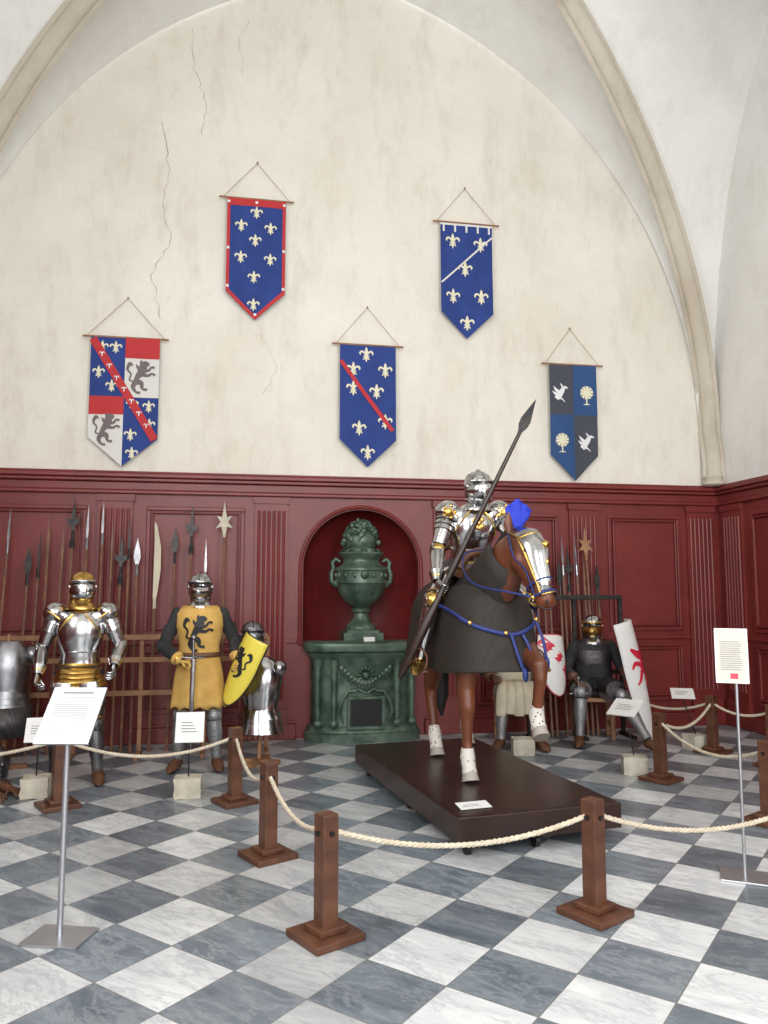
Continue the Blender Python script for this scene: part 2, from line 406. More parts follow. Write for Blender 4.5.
# vault
g=Grp('ceiling',RL,RA)
bb=2.55
def grid(b,rows):
    for i in range(len(rows)-1):
        for k in range(len(rows[0])-1): b.faces.new((rows[i][k],rows[i][k+1],rows[i+1][k+1],rows[i+1][k]))
b=B()
for bay in range(2):
    dc=bb+bay*2*bb
    for sg in (-1,1):
        rows=[]
        for i in range(61):
            th=math.pi/2*(i/30-1); s=4.4*math.sin(th)
            dr=bb*(1-abs(s)/4.6)
            row=[]
            for k in range(9):
                f=k/8; off=f*dr
                z=Pz(s)*(1-f)+Pr(s)*f+.10*math.sin(math.pi*f)*min(1,dr)
                row.append(b.verts.new((s,-(dc-sg*(bb-off)) if sg>0 else -(dc+(bb-off)),z)))
            rows.append(row)
        grid(b,rows)
    for sx in (-1,1):
        rows=[]
        for i in range(49):
            th=math.pi/2*(i/24-1); e=math.sin(th); sr=4.6*abs(e)
            row=[]
            for k in range(9):
                f=k/8; s=sr+(HW+.02-sr)*f
                row.append(b.verts.new((sx*s,-(dc+e*bb),Pr(sr)+.10*math.sin(math.pi*f)*(1-abs(e)))))
            rows.append(row)
        grid(b,rows)
g.add('vault_web',b,M_vault,True,80)
b=B()
for bay in range(2):
    dc=bb+bay*2*bb
    for sx in (-1,1):
        for sg in (-1,1):
            pts=[(sx*(HW-.10),-(dc+sg*(bb-.10)),WH+.02),(sx*(HW-.10),-(dc+sg*(bb-.10)),3.2)]
            for i in range(25):
                th=math.pi/2*(1-i/24); s=4.6*math.sin(th)
                pts.append((sx*(s-.08 if s>.08 else 0),-(dc+sg*bb*max(0,(s-.08))/4.6),Pr(s)-.04))
            loft(b,pts,[(.082,.09)]*len(pts),side=(-sg*1.0,sx*1.8,0),n=12,pw=.75)
            loft(b,pts,[(.035,.13)]*len(pts),side=(-sg*1.0,sx*1.8,0),n=8)
g.add('vault_rib',b,M_rib,True,50)
b=B()
arch=[(-4.55,-2*bb,3.0)]+[(4.4*math.sin(math.pi/2*(i/24-1)),-2*bb,Pz(4.4*math.sin(math.pi/2*(i/24-1)))-.06) for i in range(49)]+[(4.55,-2*bb,3.0)]
loft(b,arch,[(.12,.12)]*len(arch),side=(0,1,0),n=10); g.add('transverse_rib',b,M_rib)
b=B()
for sx in (-1,1):
    for y in (-.13,-2*bb,-4*bb+.1):
        lathe(b,(sx*(HW-.13),y,WH),[(.10,0),(.13,.02),(.13,.05),(.10,.07),(.11,.09),(.12,.11),(.10,.13)],12)
g.add('rib_base',b,M_rib)
# ================================================================ BANNERS
mBL5=mat('banner_steel_blue',(.020,.065,.18),.8)
def banner(x,z,kind,w=.68,tilt=0):
    g=Grp('heraldic_banner',rw(x,-.05,z),RA)
    hw=w/2; HS=1.11; TP=.31
    def bot(x): return -(HS+TP*(1-abs(x)/hw))
    ph=random.random()*6
    def sy(x,z): return .014*math.sin(x*11+ph+z*1.5)*min(1,-z+.1)-.004
    def patch(b,x0,x1,zt,zb,off,nx=10,nz_=14):
        rows=[]
        for i in range(nx+1):
            x=x0+(x1-x0)*i/nx; a=zt(x) if callable(zt) else zt; c=zb(x) if callable(zb) else zb
            rows.append([b.verts.new((x,sy(x,a+(c-a)*k/nz_)-off,a+(c-a)*k/nz_)) for k in range(nz_+1)])
        grid(b,rows)
    def mp(off): return lambda u,v,e=0:(u,sy(u,v)-off-e,v)
    def clot(name,m,*ar):
        b=B(); patch(b,*ar); g.add(name,b,m,True,80)
    clot('cloth',M_blue if kind!=5 else M_bgrey,-hw,hw,0,bot,0,20,24)
    def fl(pos,s=.085,m=M_flr,E=FLEUR,off=.007,flip=1,nm='fleur_de_lis',rot=0):
        b=B()
        for p in pos: emblem(b,E,p[0],p[1],s,mp(off),flip,rot)
        g.add(nm,b,m,False)
    if kind==1:
        e=.035
        clot('border_top',M_bred,-hw,hw,0,-.09,.004); 
        clot('border_l',M_bred,-hw,-hw+e,-.09,bot,.004,3,20); clot('border_r',M_bred,hw-e,hw,-.09,bot,.004,3,20)
        clot('border_b',M_bred,-hw+e,hw-e,lambda x:bot(x)+.055,bot,.004,16,2)
        fl([(0,-.17),(-.17,-.33),(.16,-.35),(-.01,-.50),(-.17,-.70),(.16,-.72),(-.02,-.93),(-.02,-1.25)],.08)
        b=B()
        for p in [(-hw+.018,-.05),(0,-.045),(hw-.018,-.05),(-hw+.018,-.6),(hw-.018,-.6),(-hw+.02,-1.05),(hw-.02,-1.05),(0,-1.36)]:
            emblem(b,[([(-.8,0),(.8,0)],[1.6,1.6])],p[0],p[1],.018,mp(.008))
        g.add('border_roundel',b,M_flrw,False)
    if kind==2:
        clot('label_bar',M_bwhite,-hw,hw,-.015,-.04,.005,16,2)
        for k in range(5):
            x=-hw+.04+k*(w-.08)/4; clot('label_tooth',M_bwhite,x-.012,x+.012,-.04,-.12,.005,2,3)
        b=B(); ribbon(b,[(-hw+.005,-.76),(hw-.005,-.16)],[.020,.020],mp(.009)); g.add('bend',b,M_bwhite,False)
        fl([(-.17,-.24),(.17,-.27),(-.02,-.58),(-.17,-.92),(.17,-.92),(0,-1.24)],.10)
    if kind==3:
        q=-.66
        clot('quarter_white',M_bwhite,0,hw,0,q,.004); clot('quarter_white_b',M_bwhite,-hw,0,q,bot,.004)
        clot('chief_red',M_bred,0.0,hw,0,-.23,.007); clot('chief_red_b',M_bred,-hw,0.0,q,q-.20,.007)
        fl([(.17,-.43)],.19,M_lion,LION,.009,-1,'lion_rampant'); fl([(-.17,-1.02)],.18,M_lion,LION,.009,-1,'lion_rampant')
        fl([(-.24,-.12),(-.1,-.12),(-.27,-.4),(-.13,-.55),(.09,-.74),(.26,-.76),(.27,-.96),(.08,-1.08),(.1,-1.28)],.075)
        b=B(); ribbon(b,[(-hw+.02,-.03),(hw-.03,-1.12)],[.085,.085],mp(.012)); g.add('bend',b,M_bred,False)
        fl([(-.24,-.2),(-.16,-.33),(-.08,-.46),(0,-.58),(.08,-.71),(.16,-.84),(.24,-.97)],.035,M_flrw,EAGLE,.015,nm='eaglet')
    if kind==4:
        fl([(-.02,-.12),(-.17,-.3),(.2,-.3),(-.17,-.52),(.1,-.55),(.2,-.9),(-.1,-.98),(0,-1.26)],.095)
        b=B(); ribbon(b,[(-hw+.01,-.2),(hw-.04,-1.0)],[.045,.045],mp(.010)); g.add('bend',b,M_bred,False)
    if kind==5:
        q=-.62
        clot('quarter_blue',mBL5,0,hw,0,q,.004); clot('quarter_blue_b',mBL5,-hw,0,q,bot,.004)
        fl([(-.16,-.36)],.12,M_flrw,BIRD,.008,-1,'eagle_charge'); fl([(.16,-.95)],.12,M_flrw,BIRD,.008,-1,'eagle_charge')
        fl([(.17,-.36),(-.16,-.95)],.13,M_flr,TREE,.008,1,'tree_charge')
    b=B(); cyl(b,(-hw-.09,0,.0),(hw+.09,0,.0),.011,n=8); g.add('hanging_rod',b,M_woodL)
    b=B(); cyl(b,(-hw-.04,0,.01),(.0,.045,.46),.003,n=5); cyl(b,(hw+.04,0,.01),(0,.045,.46),.003,n=5); ell(b,(0,.05,.47),(.01,.02,.01),n=8)
    g.add('hanging_string',b,M_string)
banner(-1.06,6.05,1,.66); banner(1.42,5.98,2,.64); banner(-2.44,4.34,3,.72); banner(.23,4.41,4,.65); banner(2.73,4.31,5,.60)
# ================================================================ FOUNTAIN + URN
g=Grp('green_fountain_pedestal',rw(.17,-.01),RA)
b=B()
def outline(w,dp,n=40):
    pts=[]
    for k in range(n+1):
        a=math.pi*k/n
        x=w*math.copysign(abs(math.cos(a))**.42,math.cos(a)); y=-dp*abs(math.sin(a))**.5
        y-=.035*math.cos(x/w*math.pi*1.0)*(abs(math.sin(a))>.3)
        pts.append((x,y))
    return pts
lev=[(0,.63,.34),(.09,.63,.34),(.10,.61,.32),(.15,.595,.30),(.17,.565,.28),(.5,.56,.275),(.86,.57,.28),(.89,.595,.30),(.93,.61,.31),(.95,.64,.34),(1.0,.655,.35),(1.03,.65,.345),(1.05,.61,.31)]
rings=[[b.verts.new((x,y,z)) for x,y in outline(w,d)] for z,w,d in lev]
grid(b,rings); b.faces.new(rings[-1]); b.faces.new(rings[0][::-1])
g.add('body',b,M_green,True,35)
b=B()
for x in (-.51,-.34,.34,.51):
    y=-.26 if abs(x)>.4 else -.315
    loft(b,[(x,y,.17),(x,y-.01,.5),(x,y-.015,.8),(x,y-.02,.87)],[.028,.034,.04,.05],n=10)
    for z in (.2,.82): ell(b,(x,y-.02,z),(.05,.035,.04))
for k in range(15):
    t=k/14; x=-.26+.52*t; z=.78-.16*math.sin(math.pi*t)
    ell(b,(x,-.325,z),(.035+.012*math.sin(math.pi*t),.035,.035),(random.uniform(0,90),0,random.uniform(0,90)),10)
    ell(b,(x,-.325,z-.04),(.014,.02,.04),(0,random.uniform(-40,40),0),8)
for a in range(0,360,30):
    ell(b,(.07*math.cos(R(a)),-.33,.70+.07*math.sin(R(a))),(.03,.02,.016),(0,-a,0),8)
ell(b,(0,-.345,.70),(.04,.03,.04))
frame(b,-.20,.20,.14,.48,.03,.36,0)
for sx in (-1,1):
    loft(b,[(sx*.24,-.32,.2),(sx*.29,-.325,.32),(sx*.25,-.33,.45),(sx*.2,-.33,.52),(sx*.1,-.335,.55),(0,-.335,.52)],[.012,.022,.022,.02,.018,.02],n=8)
g.add('relief_ornament',b,M_green)
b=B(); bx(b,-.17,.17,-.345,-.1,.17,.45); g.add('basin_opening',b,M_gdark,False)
b=B(); box(b,(.04,-.30,1.075),(.12,.005,.05),(-25,0,0)); g.add('label_card',b,M_paper,False)
g=Grp('green_garden_urn',rw(.18,.10,1.052),RA)
b=B()
box(b,(0,0,.04),(.44,.44,.08)); box(b,(0,0,.09),(.36,.36,.03))
gad=lambda a,z: 1+.045*abs(math.sin(a*9)) if .36<z<.64 else (1+.05*abs(math.sin(a*7)) if z<.30 else 1)
prof=[(.16,.10),(.17,.12),(.16,.15),(.115,.19),(.085,.24),(.08,.29),(.11,.31),(.11,.33),(.085,.35),(.12,.38),(.19,.43),(.235,.50),(.262,.57),(.275,.62),(.285,.63),(.28,.68),(.285,.76),(.30,.77),(.30,.79),(.27,.81),(.22,.84),(.20,.88),(.21,.91),(.25,.94),(.26,.96),(.25,.975),(.2,.975),(.15,.97)]
lathe(b,(0,0,0),prof,60,gad)
for sx in (-1,1):
    loft(b,[(sx*.25,0,.62),(sx*.30,0,.60),(sx*.335,0,.65),(sx*.34,0,.73),(sx*.315,0,.80),(sx*.33,0,.86),(sx*.29,0,.90),(sx*.24,0,.87)],[.022,.028,.03,.028,.028,.028,.024,.02],side=(0,1,0),n=8)
    ell(b,(sx*.28,0,.62),(.05,.06,.05)); 
for k in range(16):
    a=2*math.pi*k/16; ell(b,(.285*math.cos(a),.285*math.sin(a),.715),(.02,.02,.035),n=8)
ell(b,(0,-.28,.72),(.05,.035,.055),n=10)
g.add('vase_body',b,M_green,True,50)
b=B()
for k in range(130):
    a=random.uniform(0,2*math.pi); ph=random.uniform(0,1)**.7*math.pi/2
    c=(.22*math.cos(a)*math.cos(ph)*.95,.2*math.sin(a)*math.cos(ph)*.85,1.04+.27*math.sin(ph)+random.uniform(-.02,.02))
    if random.random()<.5: ell(b,c,(.036,.036,.034),None,8)
    else: ell(b,c,(.05,.014,.03),(random.uniform(0,180),random.uniform(0,180),random.uniform(0,180)),8)
ell(b,(0,0,1.1),(.18,.15,.17)); ell(b,(0,0,.99),(.2,.2,.05))
for k in range(10):
    a=2*math.pi*k/10; loft(b,[(.15*math.cos(a),.15*math.sin(a),.98),(.22*math.cos(a),.22*math.sin(a),1.0),(.25*math.cos(a),.25*math.sin(a),.94)],[(.03,.012),(.04,.01),(.01,.005)],side=(-math.sin(a),math.cos(a),0),n=8)
g.add('flower_bouquet',b,M_green,True,60)
# ================================================================ BARRIERS, SIGNS
def post(x,y,rz=35):
    g=Grp('wooden_barrier_post',(x,y,0),rz)
    b=B(); box(b,(0,0,.0175),(.27,.27,.035)); box(b,(0,0,.05),(.15,.15,.03)); box(b,(0,0,.305),(.085,.085,.51)); g.add('post_and_base',b,M_wood,False,bevel=.006)
    b=B(); 
    for a in (0,90,180,270): box(b,(.046*math.cos(R(a)),.046*math.sin(R(a)),.475),(.02,.02,.02),(0,0,a))
    g.add('rope_hook',b,M_dark,False)
def rope(p0,p1,sag=.12):
    p0=V(p0);p1=V(p1); L=(p1-p0).length; n=max(24,int(L*45))
    cu=bpy.data.curves.new('barrier_rope','CURVE'); cu.dimensions='3D'; cu.bevel_depth=.0075; cu.bevel_resolution=2
    t_=(p1-p0).normalized(); sd=t_.cross(V((0,0,1))).normalized()
    for s in range(3):
        sp=cu.splines.new('POLY'); sp.points.add(n)
        for i in range(n+1):
            f=i/n; p=p0.lerp(p1,f); p.z-=sag*4*f*(1-f)
            a=2*math.pi*(s/3+f*L/.09); q=p+sd*.0075*math.cos(a)+V((0,0,1))*.0075*math.sin(a)
            sp.points[i].co=(q.x,q.y,q.z,1)
    cu.materials.append(M_rope)
    o=bpy.data.objects.new('barrier_rope',cu); sc.collection.objects.link(o)
PA=(-.27,3.74);PB=(1.045,3.99);PC=(-.70,4.82);PD=(-1.13,6.01);PE=(-2.42,5.9);PF=(2.34,6.7);PG=(3.25,7.8);PH=(2.66,5.5);PI=(3.55,7.2)
for p in (PA,PB,PC,PD,PE,PF,PG,PH,PI): post(p[0],p[1],38)
h=.475
def rp(a,c,sag=.12):
    a=V((a[0],a[1],h));c=V((c[0],c[1],h)); d=(c-a).normalized(); rope(a+d*.045,c-d*.045,sag)
rp(PA,PB,.10); rp(PC,PA,.09); rp(PD,PC,.13); rp(PE,PD,.12); rp(PE,(-4.2,5.7),.12)
rp(PB,(2.5,4.45),.13); rp(PF,PH,.13); rp(PG,PI,.06); rp(PF,PG,.12); rp(PG,(2.6,8.6),.1); rp(PH,(3.9,5.6),.1)
def lines(b,w,h,n,ragged=.15,y=-.0):
    for k in range(n):
        z=h/2-h*(k+.5)/n; ww=w*(1-random.uniform(0,ragged)); box(b,(-(w-ww)/2,y,z),(ww,.001,h/n*.28))
g=Grp('information_stand',(-1.50,3.74,0),-8)
b=B(); box(b,(0,0,.006),(.28,.22,.012)); g.add('base_plate',b,M_alu,False,bevel=.003)
b=B(); cyl(b,(0,0,.01),(0,0,.93),.014,n=16); g.add('pole',b,M_alu)
t=Grp('sign_panel',(.02,-.01,1.01),parent=g,rot=(R(-42),0,R(6)))
b=B(); box(b,(0,0,0),(.26,.012,.31)); t.add('board',b,M_alu,False,bevel=.002)
b=B(); box(b,(0,-.0075,0),(.242,.002,.292)); t.add('paper_sheet',b,M_paper,False)
b=B(); lines(b,.19,.20,19,y=-.0095); box(b,(0,-.0095,.12),(.15,.001,.010)); t.add('text_lines',b,M_ink,False)
g=Grp('upright_information_stand',(2.02,4.49,0),-22)
b=B(); box(b,(0,0,.006),(.26,.22,.012)); g.add('base_plate',b,M_alu,False,bevel=.003)
b=B(); cyl(b,(0,0,.01),(0,0.012,1.10),.009,n=12); g.add('pole',b,M_alu)
t=Grp('sign_panel',(-.02,-.005,1.225),parent=g,rot=(R(-6),0,0))
b=B(); box(b,(0,0,0),(.175,.01,.31)); t.add('board',b,M_whitep,False)
b=B(); box(b,(0,-.0055,0),(.16,.001,.295)); t.add('paper_sheet',b,M_paperB,False)
b=B(); lines(b,.12,.17,14,y=-.007); t.add('text_lines',b,M_ink,False)
b=B(); box(b,(.01,-.007,-.115),(.04,.001,.03)); t.add('crest',b,M_redp,False)
def lectern(x,y,rz,px,pz,tilt=-50,pw=.24,ph=.24,prz=0):
    g=Grp('exhibit_label_on_stone',(x,y,0),rz)
    b=B(); bmesh.ops.create_cube(b,size=1,matrix=Matrix.Diagonal((.2,.18,.15,1)))
    bmesh.ops.subdivide_edges(b,edges=b.edges,cuts=3,use_grid_fill=True)
    for v in b.verts: v.co+=V((random.uniform(-1,1),random.uniform(-1,1),random.uniform(-.6,.6)))*.008; v.co.z+=.078
    for v in b.verts: v.co.z=max(0,v.co.z)
    g.add('stone_block',b,M_stone,True,60)
    if pz:
        b=B(); cyl(b,(0,0,.13),(px,.05,pz-.02),.006,n=8); g.add('rod',b,M_dark)
        t=Grp('label',(px,.04,pz),parent=g,rot=(R(tilt),0,R(prz)))
        b=B(); box(b,(0,0,0),(pw,.01,ph)); t.add('board',b,M_whitep,False)
        b=B(); lines(b,pw*.6,ph*.4,4,.4,-.006); t.add('text_lines',b,M_ink,False)
lectern(-1.53,6.2,10,0,.52,-25,.22,.24)
lectern(2.2,6.95,-10,-.06,.56,-62,.26,.24,-32)
lectern(3.15,7.95,20,-.12,.56,-68,.22,.2,-35)
lectern(1.36,7.75,0,0,0); lectern(-2.72,6.2,15,.0,.5,-30,.2,.2)
# ================================================================ HUMAN FIGURES IN ARMOUR
def lerp(a,b_,t): return V(a)*(1-t)+V(b_)*t
def fing(b,base,dirs,lens,r):
    pts=[V(base)]
    for d,l in zip(dirs,lens): pts.append(pts[-1]+d*l)
    loft(b,pts,[r]*(len(pts)-1)+[r*.7],side=(.3,.9,.2),n=8)
def hand(b,wr,d,n,th,curl=55):
    wr=V(wr); d=V(d).normalized(); n=V(n); n=(n-d*n.dot(d)).normalized(); w=d.cross(n)*th
    loft(b,[wr-d*.02,wr+d*.02,wr+d*.06,wr+d*.095],[(.026,.02),(.034,.019),(.042,.018),(.040,.014)],side=w,n=12)
    for k,(o,l) in enumerate(((.031,.072),(.011,.082),(-.010,.077),(-.030,.062))):
        base=wr+d*.088+w*o; ds=[]
        for j in range(3):
            a=R(curl*(j+1)*.75+k*3); ds.append(d*math.cos(a)+n*math.sin(a))
        fing(b,base,ds,(l*.45,l*.32,l*.26),.0098)
    base=wr+d*.03+w*.034+n*.008
    fing(b,base,[(d*.55+w*.75+n*.35).normalized(),(d*.75+w*.15+n*.65).normalized()],(.04,.034),.0115)
def seg(b,p0,p1,prof,side=(1,0,0),n=16,cap=False):
    loft(b,[lerp(p0,p1,q[0]) for q in prof],[(q[1],q[2] if len(q)>2 else q[1]) for q in prof],side,n,cap)
def helmet(g,c,rot,m,mv,kind='armet',crest=None):
    M=Matrix.Translation(V(c))@Euler([R(a) for a in rot]).to_matrix().to_4x4()
    b=B(); lathe(b,(0,.01,0),[(.088,-.10),(.098,-.06),(.104,-.01),(.107,.03),(.100,.07),(.082,.105),(.05,.128),(.012,.138)],24,lambda a,z:1+.12*abs(math.sin(a)))
    loft(b,[(0,-.10,.075),(0,-.06,.118),(0,.02,.145),(0,.09,.118),(0,.13,.04)],[(.006,.012)]*5,n=8)
    xform(b,M); g.add('helmet_skull',b,m,True,50)
    b=B()
    if kind=='armet':
        loft(b,[(0,-.02,-.035),(0,-.07,-.035),(0,-.12,-.032),(0,-.155,-.028),(0,-.175,-.02)],[(.108,.075),(.098,.072),(.07,.058),(.036,.036),(.008,.01)],n=18)
    else:
        loft(b,[(0,-.02,-.02),(0,-.09,-.02),(0,-.13,-.02),(0,-.145,-.02)],[(.11,.092),(.098,.088),(.06,.07),(.02,.04)],n=18)
        for k in range(4): box(b,(0,-.137,-.05+k*.014),(.07,.01,.004))
    ell(b,(.108,-.01,.01),(.012,.02,.02)); ell(b,(-.108,-.01,.01),(.012,.02,.02))
    loft(b,[(-.10,-.06,.052),(-.06,-.112,.056),(0,-.132,.058),(.06,-.112,.056),(.10,-.06,.052)],[(.012,.012)]*5,side=(0,0,1),n=8)
    xform(b,M); g.add('helmet_visor',b,mv,True,50)
    b=B(); loft(b,[(-.085,-.075,.034),(-.05,-.115,.036),(0,-.130,.036),(.05,-.115,.036),(.085,-.075,.034)],[(.006,.012)]*5,side=(0,0,1),n=6)
    for k in range(8):
        ell(b,(.022+.012*(k%4),-.158+.016*(k%4),-.045+.022*(k//4)),(.0035,.006,.0035),n=6)
    xform(b,M); g.add('eye_slit',b,M_gdark)
    b=B(); lathe(b,(0,.015,0),[(.10,-.09),(.09,-.11),(.085,-.125),(.105,-.15),(.135,-.18)],20,cap=False)
    xform(b,M); g.add('gorget',b,m,True,50,solid=.004)
def knight(g,J,o):
    ms=o.get('steel',M_steel); mb=o.get('body',M_mail); ma=o.get('arm',ms); ml=o.get('leg',ms); mt=o.get('trim',M_gold)
    pel,chest,neck,head=V(J['pel']),V(J['chest']),V(J['neck']),V(J['head'])
    b=B()
    dn=(pel-chest).normalized()
    loft(b,[pel+dn*.10,pel,lerp(pel,chest,.5),chest,lerp(chest,neck,.6),neck,lerp(neck,head,.5),head,head+V((0,0,.10))],
         [(.10,.09),(.155,.11),(.135,.10),(.165,.115),(.15,.10),(.06,.06),(.055,.06),(.085,.10),(.04,.05)],n=16)
    for k in 'LR':
        sh,el,wr=V(J['sh'+k]),V(J['el'+k]),V(J['wr'+k]); hip,kn,an,toe=V(J['hip'+k]),V(J['kn'+k]),V(J['an'+k]),V(J['toe'+k])
        loft(b,[lerp(neck,sh,.5)-V((0,0,.05)),sh,lerp(sh,el,.5),el,lerp(el,wr,.3),wr],[.06,.065,.052,.042,.045,.028],side=(.2,1,0),n=12)
        loft(b,[hip+V((0,0,.03)),lerp(hip,kn,.4),kn,lerp(kn,an,.35),an],[.10,.088,.058,.060,.038],side=(1,.1,0),n=12)
        loft(b,[an+V((0,.03,-.03)),an+V((0,0,-.04)),lerp(an,toe,.6)+V((0,0,-.03)),toe],[(.035,.04),(.042,.04),(.045,.03),(.03,.018)],side=(1,0,.01),n=10)
    g.add('body',b,mb,remesh=.017,smooth_it=4)
    if o.get('cuirass',1):
        b=B()
        loft(b,[lerp(pel,chest,.05),lerp(pel,chest,.35),lerp(pel,chest,.7),chest,lerp(chest,neck,.45),lerp(chest,neck,.8),neck],
             [(.165,.13),(.150,.122),(.178,.150),(.195,.162),(.185,.145),(.13,.105),(.08,.08)],n=28,pw=.85)
        seg(b,lerp(pel,chest,.40),lerp(pel,chest,.46),[(0,.158,.130),(.5,.166,.136),(1,.160,.132)],n=28)
        g.add('cuirass',b,o.get('torso',ms),True,50)
        b=B(); seg(b,lerp(pel,chest,.02),lerp(pel,chest,.12),[(0,.170,.135),(.5,.176,.140),(1,.168,.133)],n=28)
        if o.get('edge'):
            for k,sx in (('L',1),('R',-1)):
                s_=V(J['sh'+k]); c_=lerp(chest,neck,.2)
                loft(b,[c_+V((sx*.05,-.125,.10)),c_+V((sx*.10,-.14,.05)),c_+V((sx*.15,-.11,-.03)),c_+V((sx*.178,-.06,-.10))],[.007]*4,n=6)
            seg(b,lerp(chest,neck,.72),lerp(chest,neck,.80),[(0,.146,.118),(1,.134,.108)],n=24)
        g.add('belt',b,o.get('belt',mt))
    if o.get('fauld',1):
        b=B(); L=o.get('fl',.20)
        for k in range(4):
            t0=k/4*L; p=pel+V((0,0,-t0)); q=p+V((0,0,-L/4-.012)); a=.17+.012*k
            seg(b,p,q,[(0,a,a*.80),(.9,a+.018,(a+.018)*.82),(1,a+.014,(a+.014)*.8)],n=28)
        g.add('fauld',b,o.get('fauldm',ms),True,50,solid=.004)
    bp=B();ba=B();bt=B();bh=B();bl=B();bk=B();bs=B()
    for k,sx in (('L',1),('R',-1)):
        sh,el,wr=V(J['sh'+k]),V(J['el'+k]),V(J['wr'+k]); hip,kn,an,toe=V(J['hip'+k]),V(J['kn'+k]),V(J['an'+k]),V(J['toe'+k])
        if o.get('pauldron',1):
            ell(bp,sh+V((sx*.012,-.005,.012)),(.098,.105,.088),(0,sx*20,0),20)
            for j in range(3):
                a=.10+.13*j; seg(bp,lerp(sh,el,a),lerp(sh,el,a+.15),[(0,.078-.004*j),(.9,.086-.005*j),(1,.08-.005*j)],(.2,1,0),16)
            ell(bp,sh+V((-sx*.06,-.085,-.03)),(.06,.02,.055),(0,0,sx*10),14)
            loft(bt,[sh+V((sx*.06,-.09,.03)),sh+V((0,-.115,-.0)),sh+V((-sx*.05,-.11,-.04))],[.007]*3,n=6)
        seg(ba,lerp(sh,el,.45),lerp(sh,el,.88),[(0,.066),(.5,.062),(1,.056)],(.2,1,0))
        seg(ba,lerp(el,wr,.10),lerp(el,wr,.92),[(0,.056),(.3,.058),(.8,.044),(1,.042)],(.2,1,0))
        ell(bk if o.get('goldjoint') else ba,el,(.060,.066,.060)); 
        ell(ba,el+V((sx*.045,.0,0)),(.016,.062,.055))
        seg(bt,lerp(el,wr,.88),lerp(el,wr,.94),[(0,.046),(.5,.05),(1,.046)],(.2,1,0))
        hd=V(J.get('hd'+k,(wr-el))).normalized()
        seg(bh,lerp(el,wr,.78),wr+hd*.01,[(0,.064),(.6,.046),(1,.036)],(.2,1,0))
        hand(bh,wr,hd,J.get('hn'+k,(-sx,-.2,0)),J.get('th'+k,sx),o.get('curl'+k,45))
        lf=V((1,0,0))
        seg(bl,lerp(hip,kn,.22),lerp(hip,kn,.92),[(0,.102),(.4,.096),(1,.070)],lf)
        kd=((kn-(hip+an)/2)); kd=kd.normalized() if kd.length>.03 else V((0,-1,0))
        ell(bk if o.get('goldjoint') else bl,kn+kd*.012,(.068,.072,.068)); ell(bl,kn+V((sx*.06,0,0)),(.014,.05,.055))
        seg(bt,lerp(hip,kn,.86),lerp(hip,kn,.9),[(0,.076),(.5,.080),(1,.076)],lf)
        seg(bl,lerp(kn,an,.12),lerp(kn,an,1.0),[(0,.066),(.15,.068),(.35,.070),(.75,.048),(1,.046)],lf)
        pts=[an+V((0,.045,-.045)),an+V((0,.02,-.035)),lerp(an,toe,.35)+V((0,0,-.010)),lerp(an,toe,.7)+V((0,0,-.012)),toe]
        loft(bs,pts,[(.035,.035),(.048,.048),(.052,.042),(.048,.030),(.02,.012)],side=(1,0,.01),n=14)
        for j in range(4):
            q=lerp(an,toe,.3+.15*j)+V((0,0,-.01)); seg(bs,q,lerp(an,toe,.36+.15*j)+V((0,0,-.012)),[(0,.050-.004*j,.043-.005*j),(1,.054-.005*j,.046-.006*j)],(1,0,.01),14)
    if o.get('pauldron',1): g.add('pauldrons',bp,ms,True,50)
    g.add('arm_harness',ba,ma,True,50); g.add('trim_bands',bt,mt); g.add('gauntlets',bh,o.get('glove',ms),True,60)
    g.add('leg_harness',bl,ml,True,50)
    if o.get('goldjoint'): g.add('joint_plates',bk,mt)
    else: bk.free()
    g.add('sabatons',bs,o.get('shoe',ms),True,50)
    helmet(g,head+V((0,0,.02)),J.get('hrot',(0,0,0)),o.get('helm',ms),o.get('visor',ms),o.get('hk','armet'))
def stand_J(**k):
    J=dict(pel=(0,0,.96),chest=(0,0,1.26),neck=(0,.01,1.46),head=(0,-.01,1.60))
    for s,sx in (('L',1),('R',-1)):
        J['sh'+s]=(sx*.20,0,1.40);J['el'+s]=(sx*.30,.03,1.12);J['wr'+s]=(sx*.27,-.16,.94)
        J['hip'+s]=(sx*.10,0,.90);J['kn'+s]=(sx*.14,-.03,.49);J['an'+s]=(sx*.17,.02,.10);J['toe'+s]=(sx*.22,-.20,.03)
    J.update(k); return J
g=Grp('knight_in_plate_armour',(-2.57,6.6,0),12)
knight(g,stand_J(wrL=(.30,-.20,.98),hdL=(.1,-.6,-.5),elL=(.32,.02,1.13),wrR=(-.29,-.18,.92),hdR=(0,-.5,-.8),hrot=(0,0,15)),
   dict(leg=M_steel2,helm=M_gold,visor=M_steel,belt=M_gold,fauldm=M_gold,fl=.15,goldjoint=0,hk='bascinet',shoe=M_leather,body=M_black,edge=1))
b=B()
loft(b,[(0,0,.98),(0,0,.85),(0,0,.62)],[(.165,.13),(.20,.16),(.215,.17)],n=28,cap=False); g.add('arming_skirt',b,M_black,solid=.006)
b=B()
for sx in (-1,1):
    loft(b,[(sx*.10,-.165,.84),(sx*.11,-.19,.74),(sx*.115,-.18,.66)],[(.075,.02),(.085,.018),(.05,.012)],n=14)
g.add('tassets',b,M_steel,True,50)
b=B()
for k in range(7): 
    a=R(-150+k*20); ell(b,(.185*math.cos(a),.15*math.sin(a),.80),(.018,.01,.05),(0,0,0),8)
g.add('gold_fringe',b,M_gold)
g=Grp('knight_in_lion_tabard',(-1.68,7.1,0),8)
